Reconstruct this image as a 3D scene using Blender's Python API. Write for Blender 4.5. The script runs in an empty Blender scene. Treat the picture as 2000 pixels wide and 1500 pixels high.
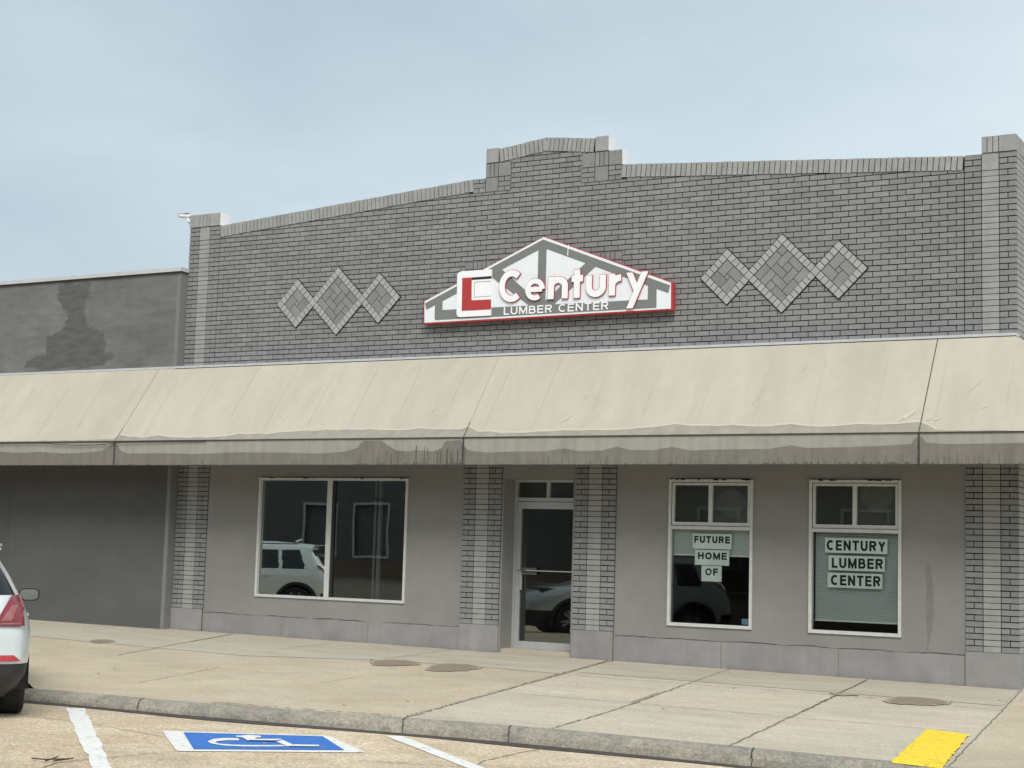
import bpy, math, random
from mathutils import Vector, Matrix
random.seed(7)
sc = bpy.context.scene
# ------------------------------------------------------------ camera
def cam_axes(yaw, pitch, roll):
    f0 = Vector((-math.sin(yaw), math.cos(yaw), 0)); r0 = Vector((math.cos(yaw), math.sin(yaw), 0)); u0 = Vector((0, 0, 1))
    f = math.cos(pitch)*f0 + math.sin(pitch)*u0
    u = -math.sin(pitch)*f0 + math.cos(pitch)*u0
    return math.cos(roll)*r0 + math.sin(roll)*u, -math.sin(roll)*r0 + math.cos(roll)*u, f
cr, cu, cf = cam_axes(math.radians(28.84), math.radians(5.94), math.radians(1.58))
cd = bpy.data.cameras.new('camera'); cam = bpy.data.objects.new('camera', cd); sc.collection.objects.link(cam)
m = Matrix((cr, cu, -cf)).transposed().to_4x4(); m.translation = (15.9285, -18.4617, 1.3735)
cam.matrix_world = m
cd.sensor_width = 36; cd.lens = 3056/2000*36; cd.clip_end = 2000; cd.clip_start = .1
sc.camera = cam
# ------------------------------------------------------------ sky + sun
SUN_EL, SUN_AZ = math.radians(47), math.radians(150)      # azimuth measured from +Y towards +X
w = bpy.data.worlds.new('World'); sc.world = w; w.use_nodes = True
nt = w.node_tree; N = nt.nodes; L = nt.links; N.clear()
out = N.new('ShaderNodeOutputWorld')
sky = N.new('ShaderNodeTexSky'); sky.sky_type = 'NISHITA'; sky.sun_disc = False
sky.sun_elevation = SUN_EL; sky.sun_rotation = SUN_AZ
b1 = N.new('ShaderNodeBackground'); b1.inputs[1].default_value = .08; L.new(sky.outputs[0], b1.inputs[0])
tc = N.new('ShaderNodeTexCoord')
mp = N.new('ShaderNodeMapping'); mp.inputs['Scale'].default_value = (1.6, 1.6, 4.5); mp.inputs['Rotation'].default_value = (0, .25, .3)
L.new(tc.outputs['Generated'], mp.inputs[0])
nz = N.new('ShaderNodeTexNoise'); nz.inputs['Scale'].default_value = 2.1; nz.inputs['Detail'].default_value = 6; nz.inputs['Roughness'].default_value = .5; nz.inputs['Distortion'].default_value = .35
L.new(mp.outputs[0], nz.inputs[0])
sx = N.new('ShaderNodeSeparateXYZ'); L.new(tc.outputs['Generated'], sx.inputs[0])
el = N.new('ShaderNodeMapRange'); el.inputs[1].default_value = .10; el.inputs[2].default_value = .42; el.inputs[3].default_value = .82; el.inputs[4].default_value = .22
L.new(sx.outputs[2], el.inputs[0])
xr = N.new('ShaderNodeMath'); xr.operation = 'MULTIPLY_ADD'; xr.inputs[1].default_value = 1.15; L.new(sx.outputs[0], xr.inputs[0]); L.new(el.outputs[0], xr.inputs[2])
ad = N.new('ShaderNodeMath'); ad.operation = 'MULTIPLY_ADD'; ad.inputs[1].default_value = 1.2; L.new(nz.outputs[0], ad.inputs[0])
sb = N.new('ShaderNodeMath'); sb.operation = 'SUBTRACT'; sb.inputs[1].default_value = .07; L.new(xr.outputs[0], sb.inputs[0]); L.new(sb.outputs[0], ad.inputs[2])
rp = N.new('ShaderNodeValToRGB'); L.new(ad.outputs[0], rp.inputs[0])
rp.color_ramp.elements[0].position = .1; rp.color_ramp.elements[0].color = (.43, .522, .598, 1)
rp.color_ramp.elements[1].position = .95; rp.color_ramp.elements[1].color = (.63, .73, .78, 1)
b2 = N.new('ShaderNodeBackground'); b2.inputs[1].default_value = 1.0; L.new(rp.outputs[0], b2.inputs[0])
mx = N.new('ShaderNodeMixShader'); mx.inputs[0].default_value = .95
L.new(b1.outputs[0], mx.inputs[1]); L.new(b2.outputs[0], mx.inputs[2]); L.new(mx.outputs[0], out.inputs[0])
sd = bpy.data.lights.new('sun', 'SUN'); sd.energy = 2.3; sd.angle = math.radians(32); sd.color = (1, .955, .885)
so = bpy.data.objects.new('sun', sd); sc.collection.objects.link(so)
sdir = Vector((math.cos(SUN_EL)*math.sin(SUN_AZ), math.cos(SUN_EL)*math.cos(SUN_AZ), math.sin(SUN_EL)))
so.rotation_euler = sdir.to_track_quat('Z', 'Y').to_euler(); so.location = (20, 0, 30)
sc.view_settings.view_transform = 'Standard'; sc.view_settings.look = 'None'; sc.view_settings.exposure = .22
try: sc.render.engine = 'CYCLES'
except Exception: pass

# ------------------------------------------------------------ materials
def mat(name, col, rough=.8, var=.08, scale=6, bump=.0, bscale=60, island=0, metal=0, coat=0, streak=0, col2=None, speck=0, spec=.5, mult=(1, 1, 1), bigvar=0, wear=None, wearat=.62):
    m = bpy.data.materials.new(name); m.use_nodes = True; nt = m.node_tree; N = nt.nodes; L = nt.links
    p = N['Principled BSDF']; p.inputs['Roughness'].default_value = rough; p.inputs['Metallic'].default_value = metal
    p.inputs['Specular IOR Level'].default_value = spec
    if coat: p.inputs['Coat Weight'].default_value = coat; p.inputs['Coat Roughness'].default_value = .05
    tc = N.new('ShaderNodeTexCoord'); mp = N.new('ShaderNodeMapping'); mp.inputs['Scale'].default_value = mult
    L.new(tc.outputs['Object'], mp.inputs[0])
    def noise(s, d=5, src=mp.outputs[0], r=.55):
        n = N.new('ShaderNodeTexNoise'); n.inputs['Scale'].default_value = s; n.inputs['Detail'].default_value = d; n.inputs['Roughness'].default_value = r
        L.new(src, n.inputs['Vector']); return n.outputs[0]
    def mul(fac_out, lo, hi, prev, a=.3, b=.7):
        r = N.new('ShaderNodeMapRange'); r.inputs[1].default_value = a; r.inputs[2].default_value = b
        r.inputs[3].default_value = lo; r.inputs[4].default_value = hi; L.new(fac_out, r.inputs[0])
        v = N.new('ShaderNodeVectorMath'); v.operation = 'SCALE'; L.new(prev, v.inputs[0]); L.new(r.outputs[0], v.inputs['Scale']); return v.outputs[0]
    c = N.new('ShaderNodeRGB'); c.outputs[0].default_value = (*col, 1); cur = c.outputs[0]
    if col2:
        mm = N.new('ShaderNodeMix'); mm.data_type = 'RGBA'; mm.inputs[7].default_value = (*col2, 1); L.new(cur, mm.inputs[6])
        r = N.new('ShaderNodeMapRange'); r.inputs[1].default_value = .4; r.inputs[2].default_value = .62; L.new(noise(scale*.35, 6), r.inputs[0]); L.new(r.outputs[0], mm.inputs[0]); cur = mm.outputs[2]
    if var: cur = mul(noise(scale), 1-var, 1+var, cur)
    if bigvar: cur = mul(noise(.45, 3), 1-bigvar, 1+bigvar, cur, .35, .65)
    if island:
        g = N.new('ShaderNodeNewGeometry'); cur = mul(g.outputs['Random Per Island'], 1-island, 1+island, cur, 0, 1)
    if streak:
        ms = N.new('ShaderNodeMapping'); ms.inputs['Scale'].default_value = (7, 7, .5); L.new(tc.outputs['Object'], ms.inputs[0])
        cur = mul(noise(1.5, 6, ms.outputs[0]), 1-streak, 1+streak*.6, cur)
    if speck:
        vn = N.new('ShaderNodeTexVoronoi'); vn.inputs['Scale'].default_value = 75; L.new(tc.outputs['Object'], vn.inputs['Vector'])
        sp = N.new('ShaderNodeSeparateColor'); L.new(vn.outputs['Color'], sp.inputs[0])
        cur = mul(sp.outputs[0], 1-speck, 1+speck, cur, 0, 1)
        cur = mul(noise(28, 4), 1-speck*.7, 1+speck*.7, cur)
    if wear:
        mm = N.new('ShaderNodeMix'); mm.data_type = 'RGBA'; mm.inputs[7].default_value = (*wear, 1); L.new(cur, mm.inputs[6])
        r = N.new('ShaderNodeMapRange'); r.inputs[1].default_value = wearat; r.inputs[2].default_value = wearat+.05; L.new(noise(13, 10, tc.outputs['Object'], .75), r.inputs[0]); L.new(r.outputs[0], mm.inputs[0]); cur = mm.outputs[2]
    L.new(cur, p.inputs['Base Color'])
    if bump:
        bn = N.new('ShaderNodeBump'); bn.inputs['Strength'].default_value = bump; bn.inputs['Distance'].default_value = .01
        L.new(noise(bscale, 6), bn.inputs['Height']); L.new(bn.outputs[0], p.inputs['Normal'])
    return m
M = {}
M['brick'] = mat('painted_brick', (.243, .244, .242), .75, .08, 9, .35, 45, island=.10, bigvar=.06, streak=.06)
M['brick_light'] = mat('light_painted_brick', (.335, .333, .322), .75, .07, 9, .35, 45, island=.06, bigvar=.04, streak=.05)
M['brick_mid'] = mat('mid_painted_brick', (.335, .333, .318), .75, .11, 9, .35, 45, island=.07)
M['diamond'] = mat('pale_painted_brick', (.39, .388, .372), .75, .07, 9, .35, 45, island=.05)
M['block'] = mat('painted_stone_block', (.25, .25, .243), .75, .12, 14, .3, 60)
M['mortar'] = mat('dark_mortar', (.013, .013, .014), .95, .2, 30)
M['white_paint'] = mat('white_paint', (.82, .82, .81), .6, .04, 10)
M['white_edge'] = mat('white_primed_edge', (.9, .9, .9), .6, .02, 10)
M['stucco'] = mat('warm_grey_stucco', (.264, .256, .245), .85, .06, 2.2, .35, 90, streak=.02, bigvar=.08)
M['stucco_blue'] = mat('cool_grey_plinth', (.30, .292, .287), .8, .09, 3.5, .3, 90, col2=(.262, .255, .25), streak=.05)
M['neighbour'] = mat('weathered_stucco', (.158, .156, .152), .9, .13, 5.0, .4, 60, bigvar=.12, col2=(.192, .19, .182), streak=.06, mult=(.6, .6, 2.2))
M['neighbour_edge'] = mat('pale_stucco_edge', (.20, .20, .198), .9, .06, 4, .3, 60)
M['neighbour_shaded'] = mat('awning_shaded_stucco', (.105, .104, .102), .9, .06, 2.5, .4, 60, bigvar=.1)  # same stucco below the awning, the awning's shade put into the colour
M['neighbour_patch'] = mat('dark_repair_patch', (.112, .111, .109), .9, .2, 7, .4, 60, mult=(.6, .6, 2.2))
M['metal_trim'] = mat('pale_metal_trim', (.55, .56, .56), .5, .06, 8)
M['canvas'] = mat('beige_canvas', (.488, .448, .365), .85, .05, 1.6, .12, 25, bigvar=.04, streak=.03, mult=(2.2, 1, .45))
M['valance'] = mat('faded_valance', (.35, .33, .29), .85, .07, 5, .1, 30, streak=.12)
M['dirt'] = mat('mildewed_canvas', (.205, .188, .165), .9, .09, 4, .1, 30, streak=.16)
M['dirt_soft'] = mat('damp_canvas', (.325, .298, .25), .9, .12, 7, .1, 30)
M['bleach'] = mat('bleached_canvas', (.53, .495, .415), .85, .05, 9)
M['rib'] = mat('creased_canvas', (.448, .41, .333), .85, .04, 9)
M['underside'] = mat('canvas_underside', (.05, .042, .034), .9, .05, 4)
M['seam'] = mat('dark_seam', (.06, .055, .05), .9, .3, 12)
M['grime'] = mat('black_grime', (.09, .085, .08), .9, .4, 14)
M['frame'] = mat('white_window_frame', (.60, .61, .59), .5, .08, 14, streak=.06)
M['alu'] = mat('door_aluminium', (.52, .54, .54), .38, .05, 12, metal=.35)
M['gap'] = mat('dark_gap', (.03, .03, .03), .8, .1, 8)
M['walk_tan'] = mat('tan_concrete', (.50, .41, .29), .85, .07, 3.0, .35, 160, col2=(.52, .45, .34), speck=.11, bigvar=.08)
M['walk_grey'] = mat('grey_concrete', (.52, .465, .37), .85, .08, 4, .35, 160, col2=(.56, .48, .37), speck=.13, bigvar=.08, mult=(.6, 1.6, 1))
M['walk_pale'] = mat('pale_concrete', (.50, .46, .375), .85, .08, 3.5, .3, 160, col2=(.47, .41, .32), speck=.06, mult=(.5, 2.0, 1))
M['joint'] = mat('joint_line', (.20, .175, .145), .95, .4, 20)
M['joint_soft'] = mat('faint_joint', (.27, .24, .195), .95, .2, 20)
M['crumb'] = mat('broken_concrete_edge', (.50, .46, .38), .95, .35, 40)
M['damp'] = mat('damp_stain', (.29, .23, .17), .6, .1, 9, speck=.06)
M['damp_soft'] = mat('drying_stain', (.40, .335, .25), .7, .1, 9, speck=.06)
M['road'] = mat('exposed_aggregate_concrete', (.58, .455, .31), .85, .12, 3, .7, 110, col2=(.63, .52, .38), speck=.3, bigvar=.08)
M['kerb'] = mat('worn_kerb_concrete', (.27, .25, .21), .9, .14, 9, .8, 90, col2=(.34, .31, .25), speck=.2)
M['gutter'] = mat('wet_gutter', (.06, .05, .042), .7, .25, 8, .3, 60)
M['line'] = mat('white_road_paint', (.82, .81, .78), .7, .06, 12, .4, 110, speck=.05, wear=(.52, .43, .31), wearat=.565)
M['blue'] = mat('blue_road_paint', (.035, .17, .56), .7, .08, 12, .4, 110, wear=(.30, .33, .42), wearat=.585)
M['yellow'] = mat('yellow_road_paint', (.92, .66, .04), .7, .06, 12, .6, 110, speck=.10, wear=(.30, .24, .10), wearat=.585)
M['ground'] = mat('far_ground', (.22, .20, .17), .95, .1, .5)
M['sign_red'] = mat('sign_red', (.47, .045, .045), .5, .04, 8)
M['sign_white'] = mat('sign_white', (.86, .875, .91), .4, .03, 8)
M['sign_letter'] = mat('sign_letter_white', (.95, .95, .96), .35, .02, 8)
M['sign_grey'] = mat('sign_grey', (.205, .212, .20), .5, .03, 8)
M['sign_black'] = mat('sign_black', (.02, .02, .03), .5, 0)
M['paper'] = mat('paper', (.88, .92, .88), .9, .03, 6)
M['ink'] = mat('ink', (.02, .022, .022), .8, .1, 30)
M['sticker'] = mat('blue_sticker', (.25, .42, .55), .6, .3, 60)
M['blind'] = mat('blind_slat', (.80, .84, .82), .8, .05, 3)
M['shade'] = mat('roller_shade', (.50, .54, .51), .9, .06, 3)
M['board'] = mat('window_board', (.175, .165, .15), .9, .08, 5)
M['film'] = mat('cloudy_film', (.33, .315, .29), .7, .14, 3)
M['room'] = mat('room_plaster', (.32, .31, .29), .9, .05, 2)
M['room_floor'] = mat('room_floor', (.14, .125, .11), .6, .1, 3)
M['pipe'] = mat('pale_pipe', (.42, .41, .39), .5, .05, 4)
M['car_silver'] = mat('white_silver_paint', (.66, .69, .69), .28, .015, 3, metal=.25, coat=1)
M['car_white'] = mat('white_car_paint', (.80, .81, .80), .3, .01, 3, coat=1)
M['black_plastic'] = mat('black_plastic', (.022, .023, .026), .55, .1, 20)
M['car_glass'] = mat('dark_car_glass', (.012, .014, .016), .04, 0)
M['tyre'] = mat('tyre_rubber', (.018, .018, .018), .85, .15, 20, .3, 60)
M['rim'] = mat('alloy_rim', (.45, .46, .47), .3, 0, metal=.9)
M['lamp_red'] = mat('red_lamp', (.20, .012, .022), .12, .2, 5, coat=1)
M['lamp_bright'] = mat('bright_red_reflector', (.42, .015, .025), .3, .1, 20, coat=1)
M['lamp_clear'] = mat('clear_lamp', (.30, .10, .11), .3, .1, 30)
M['chrome'] = mat('chrome', (.7, .72, .73), .12, 0, metal=1)
M['mirror'] = mat('mirror_glass', (.7, .76, .74), .1, 0, metal=1)
M['cam_white'] = mat('camera_white', (.82, .84, .86), .35, .02, 8)
M['opp_wall'] = mat('opposite_wall', (.115, .112, .105), .9, .1, 2)
M['brown'] = mat('brown_brick_base', (.16, .10, .07), .9, .2, 8)
M['twig'] = mat('dry_twig', (.08, .06, .035), .9, .2, 20)
def glassmat(name, refl, tint):
    m = bpy.data.materials.new(name); m.use_nodes = True; nt = m.node_tree; N = nt.nodes; L = nt.links; N.clear()
    o = N.new('ShaderNodeOutputMaterial'); t = N.new('ShaderNodeBsdfTransparent'); t.inputs[0].default_value = (*tint, 1)
    g = N.new('ShaderNodeBsdfGlossy'); g.inputs['Roughness'].default_value = 0; g.inputs[0].default_value = (.93, 1, .98, 1)
    f = N.new('ShaderNodeFresnel'); f.inputs[0].default_value = 1.5
    a = N.new('ShaderNodeMath'); a.operation = 'MULTIPLY_ADD'; a.inputs[1].default_value = 1.0; a.inputs[2].default_value = refl; a.use_clamp = True; L.new(f.outputs[0], a.inputs[0])
    x = N.new('ShaderNodeMixShader'); L.new(a.outputs[0], x.inputs[0]); L.new(t.outputs[0], x.inputs[1]); L.new(g.outputs[0], x.inputs[2])
    tc = N.new('ShaderNodeTexCoord'); n = N.new('ShaderNodeTexNoise'); n.inputs['Scale'].default_value = 1.1; n.inputs['Detail'].default_value = 1; L.new(tc.outputs['Object'], n.inputs[0])
    b = N.new('ShaderNodeBump'); b.inputs['Strength'].default_value = .045; b.inputs['Distance'].default_value = .02; L.new(n.outputs[0], b.inputs['Height']); L.new(b.outputs[0], g.inputs['Normal'])
    L.new(x.outputs[0], o.inputs[0]); return m
M['glass'] = glassmat('window_glass', .13, (.93, .97, .955))
M['glass_clear'] = glassmat('clear_window_glass', -.027, (.975, .99, .982))
M['street'] = mat('dark_brown_street', (.10, .075, .055), .9, .2, 2, .5, 60)
M['glass_dim'] = glassmat('dusty_glass', .03, (.8, .82, .8))

# ------------------------------------------------------------ mesh helpers
class MB:
    def __init__(s): s.v = []; s.f = []; s.mi = []; s.mats = []
    def slot(s, m):
        if m not in s.mats: s.mats.append(m)
        return s.mats.index(m)
    def face(s, pts, m):
        i = len(s.v); s.v += [tuple(p) for p in pts]; s.f.append(tuple(range(i, i+len(pts)))); s.mi.append(s.slot(m)); return s
    def box(s, x0, x1, y0, y1, z0, z1, m, mx=None):
        i = len(s.v)
        s.v += [(x0,y0,z0),(x1,y0,z0),(x1,y1,z0),(x0,y1,z0),(x0,y0,z1),(x1,y0,z1),(x1,y1,z1),(x0,y1,z1)]
        for k, q in enumerate(((0,3,2,1),(4,5,6,7),(0,1,5,4),(1,2,6,5),(2,3,7,6),(3,0,4,7))):
            s.f.append(tuple(i+a for a in q)); s.mi.append(s.slot(mx if (mx and k == 3) else m))
        return s
    def prism(s, poly, y0, y1, m, mside=None):      # poly in (x,z), counter-clockwise seen from -Y; y0 front, y1 back
        n = len(poly); i = len(s.v)
        if sum(poly[k][0]*poly[(k+1)%n][1]-poly[(k+1)%n][0]*poly[k][1] for k in range(n)) < 0: poly = poly[::-1]
        s.v += [(p[0], y0, p[1]) for p in poly]+[(p[0], y1, p[1]) for p in poly]
        s.f.append(tuple(range(i, i+n))); s.mi.append(s.slot(m))
        s.f.append(tuple(range(i+2*n-1, i+n-1, -1))); s.mi.append(s.slot(m))
        for k in range(n):
            j = (k+1) % n; s.f.append((i+k, i+n+k, i+n+j, i+j)); s.mi.append(s.slot(mside or m))
        return s
    def sheet(s, poly, zf, m, dz):                  # poly in (x,y), laid on a height function
        n = len(poly)
        if sum(poly[k][0]*poly[(k+1)%n][1]-poly[(k+1)%n][0]*poly[k][1] for k in range(n)) < 0: poly = poly[::-1]
        return s.face([(p[0], p[1], zf(p[0], p[1])+dz) for p in poly], m)
    def strip(s, line, wd, zf, m, dz, jit=0):
        n = len(line)
        for k in range(n-1):
            a, b = Vector(line[k][:2]), Vector(line[k+1][:2]); d = (b-a)
            if d.length < 1e-6: continue
            nn = Vector((-d.y, d.x)).normalized()*wd/2
            w0 = 1+jit*random.uniform(-1, 1); w1 = 1+jit*random.uniform(-1, 1)
            s.sheet([a-nn*w0, b-nn*w1, b+nn*w1, a+nn*w0], zf, m, dz)
        return s
    def tube(s, pts, r, m, n=8):
        rings = []; pts = [Vector(p) for p in pts]
        for k, p in enumerate(pts):
            t = (pts[min(k+1, len(pts)-1)]-pts[max(k-1, 0)]).normalized()
            a = t.cross(Vector((0, 0, 1)));
            if a.length < .01: a = t.cross(Vector((0, 1, 0)))
            a.normalize(); b = t.cross(a); rr = r[k] if isinstance(r, (list, tuple)) else r
            i = len(s.v); s.v += [tuple(p+rr*(math.cos(2*math.pi*q/n)*a+math.sin(2*math.pi*q/n)*b)) for q in range(n)]; rings.append(i)
        for k in range(len(rings)-1):
            for q in range(n):
                s.f.append((rings[k]+q, rings[k]+(q+1)%n, rings[k+1]+(q+1)%n, rings[k+1]+q)); s.mi.append(s.slot(m))
        s.f.append(tuple(rings[0]+q for q in range(n))[::-1]); s.mi.append(s.slot(m))
        s.f.append(tuple(rings[-1]+q for q in range(n))); s.mi.append(s.slot(m))
        return s
    def build(s, name, parent=None, smooth=False):
        me = bpy.data.meshes.new(name); me.from_pydata(s.v, [], s.f)
        for m in s.mats: me.materials.append(M[m])
        me.polygons.foreach_set('material_index', s.mi)
        if smooth: me.polygons.foreach_set('use_smooth', [True]*len(s.f))
        me.update()
        o = bpy.data.objects.new(name, me); sc.collection.objects.link(o)
        if parent: o.parent = parent
        return o
def tag(o, label=None, cat=None, group=None, kind=None):
    for k, v in (('label', label), ('category', cat), ('group', group), ('kind', kind)):
        if v: o[k] = v
    return o
def empty(name, label, cat, loc=(0, 0, 0), rz=0, group=None):
    o = bpy.data.objects.new(name, None); sc.collection.objects.link(o); o.location = loc; o.rotation_euler = (0, 0, rz)
    return tag(o, label, cat, group)
def clip(poly, a, b, c):                             # keep a*x+b*z<=c
    o = []
    for k in range(len(poly)):
        p, q = poly[k], poly[(k+1) % len(poly)]; dp = a*p[0]+b*p[1]-c; dq = a*q[0]+b*q[1]-c
        if dp <= 0: o.append(p)
        if dp*dq < 0:
            t = dp/(dp-dq); o.append((p[0]+t*(q[0]-p[0]), p[1]+t*(q[1]-p[1])))
    return o
def area(p): return abs(sum(p[k][0]*p[(k+1)%len(p)][1]-p[(k+1)%len(p)][0]*p[k][1] for k in range(len(p))))/2
def wall(mb, x0, x1, z0, z1, yf, yb, m, holes=()):   # slab with real openings
    xs = sorted({x0, x1, *[h[0] for h in holes], *[h[1] for h in holes]}); zs = sorted({z0, z1, *[h[2] for h in holes], *[h[3] for h in holes]})
    def solid(i, j):
        if i < 0 or j < 0 or i >= len(xs)-1 or j >= len(zs)-1: return False
        cx, cz = (xs[i]+xs[i+1])/2, (zs[j]+zs[j+1])/2
        return not any(h[0] < cx < h[1] and h[2] < cz < h[3] for h in holes)
    for i in range(len(xs)-1):
        for j in range(len(zs)-1):
            if not solid(i, j): continue
            a, b, c, d = xs[i], xs[i+1], zs[j], zs[j+1]
            mb.face([(a,yf,c),(b,yf,c),(b,yf,d),(a,yf,d)], m); mb.face([(a,yb,c),(a,yb,d),(b,yb,d),(b,yb,c)], m)
            if not solid(i-1, j): mb.face([(a,yf,c),(a,yf,d),(a,yb,d),(a,yb,c)], m)
            if not solid(i+1, j): mb.face([(b,yf,c),(b,yb,c),(b,yb,d),(b,yf,d)], m)
            if not solid(i, j-1): mb.face([(a,yf,c),(a,yb,c),(b,yb,c),(b,yf,c)], m)
            if not solid(i, j+1): mb.face([(a,yf,d),(b,yf,d),(b,yb,d),(a,yb,d)], m)

# ------------------------------------------------------------ ground, road, sidewalk
W = 12.40; XM = 6.2; ZR = 6.14; CH = (6.14-.324)/83
zw = lambda x, y: -.006*x+.02*min(y, 0)
zr = lambda x, y: -.006*x-.247+.0-.025*(max(y, -19)+6.35)
g = MB().face([(-400,-400,-.9),(400,-400,-.9),(400,400,-.9),(-400,400,-.9)], 'ground').build('ground'); tag(g, 'flat far ground around the block', kind='structure')
KT = [(-40,-5.25),(2.25,-5.3),(3.35,-6.30),(4.1,-6.90),(5.0,-6.84),(5.7,-6.79),(6.4,-6.70),(7.0,-6.61),(7.6,-6.51),(8.2,-6.42),(8.8,-6.32),(9.4,-6.25),(10.1,-6.21),(10.8,-6.2),(12.6,-6.2),(14,-6.2),(18,-6.2),(40,-6.2)]
def dense(line, step=.12, jit=0):
    o = [Vector(line[0])]
    for a, b in zip(line, line[1:]):
        a, b = Vector(a), Vector(b); n = max(1, min(80, int((b-a).length/step)))
        for k in range(1, n+1): o.append(a.lerp(b, k/n)+Vector((random.uniform(-jit, jit), random.uniform(-jit, jit))))
    return o
mb = MB()
mb.face([(-60,-3.5,zr(-60,-3.5)),(-60,-12,zr(-60,-12)),(60,-12,zr(60,-12)),(60,-3.5,zr(60,-3.5))], 'road')
mb.face([(-60,-12,zr(-60,-12)),(-60,-19,zr(-60,-19)),(60,-19,zr(60,-19)),(60,-12,zr(60,-12))], 'street')
mb.face([(-60,-19,zr(-60,-19)),(-60,-30,zr(-60,-19)),(60,-30,zr(60,-19)),(60,-19,zr(60,-19))], 'street')
zrd = lambda x, y: zr(x, y)
for ln in ([(8.056,-10.542),(7.921,-10.279),(7.93,-10.002),(7.968,-9.679),(7.975,-9.331)], [(10.041,-8.235),(9.899,-7.794),(9.863,-7.487),(9.815,-7.016),(9.808,-6.688)], [(5.499,-8.159),(6.041,-8.153),(6.704,-8.301),(7.299,-8.473)], [(9.239,-8.532),(9.463,-8.455),(9.821,-8.31),(10.067,-8.204)]):
    mb.strip(dense(ln, .05, .008), .010, zrd, 'joint', .004, .5)
mb.build('road')['kind'] = 'structure'
# gutter water
outer = lambda q, d: (q[0], q[1]-d)
mb = MB(); kt = [q for q in dense(KT, .1) if -8 < q.x < 22]
kb = []
for k, q in enumerate(kt):
    d = kt[min(k+1, len(kt)-1)]-kt[max(k-1, 0)]; n = Vector((d.y, -d.x)).normalized(); kb.append((q, n))
for (q, n), (q2, n2) in zip(kb, kb[1:]):
    if q.x < 4.25: continue
    a, b = q+n*.10, q2+n2*.10
    w1 = .40+.05*math.sin(q.x*2.1); w2 = .40+.05*math.sin(q2.x*2.1)
    mb.sheet([a, b, q2+n2*w2, q+n*w1], zrd, 'gutter', .004)
tag(mb.build('gutter_water'), 'dark wet strip of water along the kerb', kind='structure')
# kerb
mb = MB(); prof = [(-.02, .004, 1), (.03, .007, 1), (.09, -.004, 1), (.13, -.028, 1), (.165, -.065, 1), (.20, -.16, 1)]
rows = []
for q, n in kb:
    r = []
    for i, (d, z, _) in enumerate(prof):
        p = q+n*(d+random.uniform(-.007, .007)*(i > 0)); r.append((p.x, p.y, zw(q.x, q.y)+z+random.uniform(-.005, .005)*(0 < i)))
    rows.append(r)
for a, b in zip(rows, rows[1:]):
    for i in range(len(prof)-1): mb.face([a[i], a[i+1], b[i+1], b[i]], 'kerb')
for x in (5.62, 8.30, 9.33, 11.55, 14.1):
    k = min(range(len(kb)), key=lambda i: abs(kb[i][0].x-x)); q, n = kb[k]; r = rows[k]
    for i in range(len(prof)-1):
        a, b = Vector(r[i]), Vector(r[i+1]); up = Vector((n.x, n.y, .8)).normalized()*.006; t = Vector((.004+.002*(i % 2), 0, 0)); s2 = Vector((.012*i, 0, 0))
        mb.face([a+up-t+s2, b+up-t+s2, b+up+t+s2, a+up+t+s2], 'gap')
o = mb.build('kerb'); tag(o, 'chipped rough concrete kerb with a wet gutter below', kind='structure')
# sidewalk: slabs of different concrete, joints as laid sheets
def kerb_y(x):
    for a, b in zip(KT, KT[1:]):
        if a[0] <= x <= b[0]: return a[1]+(b[1]-a[1])*(x-a[0])/(b[0]-a[0])
    return -6.2
def band(mb, x0a, x0b, x1a, x1b, y_hi, y_lo, m, dz=0):   # left edge from (x0a at y_hi) to (x0b at y_lo)
    n = 24
    def at(u, v):
        x = (x0a+(x1a-x0a)*u)*(1-v)+(x0b+(x1b-x0b)*u)*v; lo = kerb_y(x) if y_lo is None else y_lo
        return (x, y_hi+(lo-y_hi)*v)
    for i in range(n):
        for j in range(6):
            P = [at(i/n, (j+1)/6), at((i+1)/n, (j+1)/6), at((i+1)/n, j/6), at(i/n, j/6)]
            mb.face([(p[0], p[1], zw(*p)+dz) for p in P], m)
mb = MB()
band(mb, -40, -40, 7.33, 8.27, 0.5, None, 'walk_tan')
band(mb, 7.33, 8.27, 12.43, 13.06, 0.5, None, 'walk_grey')
band(mb, 12.43, 13.06, 40, 40, 0.5, None, 'walk_tan')
band(mb, 12.3, 12.3, 40, 40, 30, 0.5, 'walk_tan')
# pale strip by the wall
mb.sheet([(-7,-.02),(7.28,-.02),(7.62,-1.95),(6.9,-1.9),(5.2,-1.93),(4.4,-2.3),(3.48,-2.66),(1.5,-2.55),(-.43,-2.38),(-7,-2.3)], zw, 'walk_pale', .004)
mb.sheet([(7.40,-.02),(12.40,-.02),(12.56,-1.75),(10.9,-1.7),(7.68,-1.65)], zw, 'walk_pale', .004)
J = lambda pts, wd, m, jit=.3, dz=.008, j2=.012, st=.08: mb.strip(dense(pts, st, j2), wd, zw, m, dz, jit)
J([(7.306,-.05),(7.6,-1.95),(7.9,-3.9),(8.271,-6.35)], .030, 'crumb', .9, .008, .02, .05)
J([(7.306,-.05),(7.6,-1.95),(7.9,-3.9),(8.271,-6.35)], .009, 'joint', .8, .012, .012, .05)
J([(8.951,-.05),(9.2,-2.1)], .010, 'joint'); J([(9.2,-2.1),(9.55,-4.7),(9.66,-6.2)], .016, 'joint_soft', .5); J([(9.3,-3.0),(9.42,-4.0)], .012, 'joint', .5, .012)
J([(10.682,-.05),(10.95,-2.6),(11.289,-6.2)], .016, 'joint_soft', .4); J([(10.7,-.2),(11.06,-3.6)], .012, 'joint', .6, .012)
J([(12.428,-.05),(13.056,-6.2)], .010, 'joint', .3)
J([(1.293,-.10),(1.60,-1.2),(1.9,-2.2),(2.347,-3.663)], .018, 'joint_soft', .4); J([(1.3,-.15),(1.75,-1.6)], .012, 'joint', .6, .012)
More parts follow.
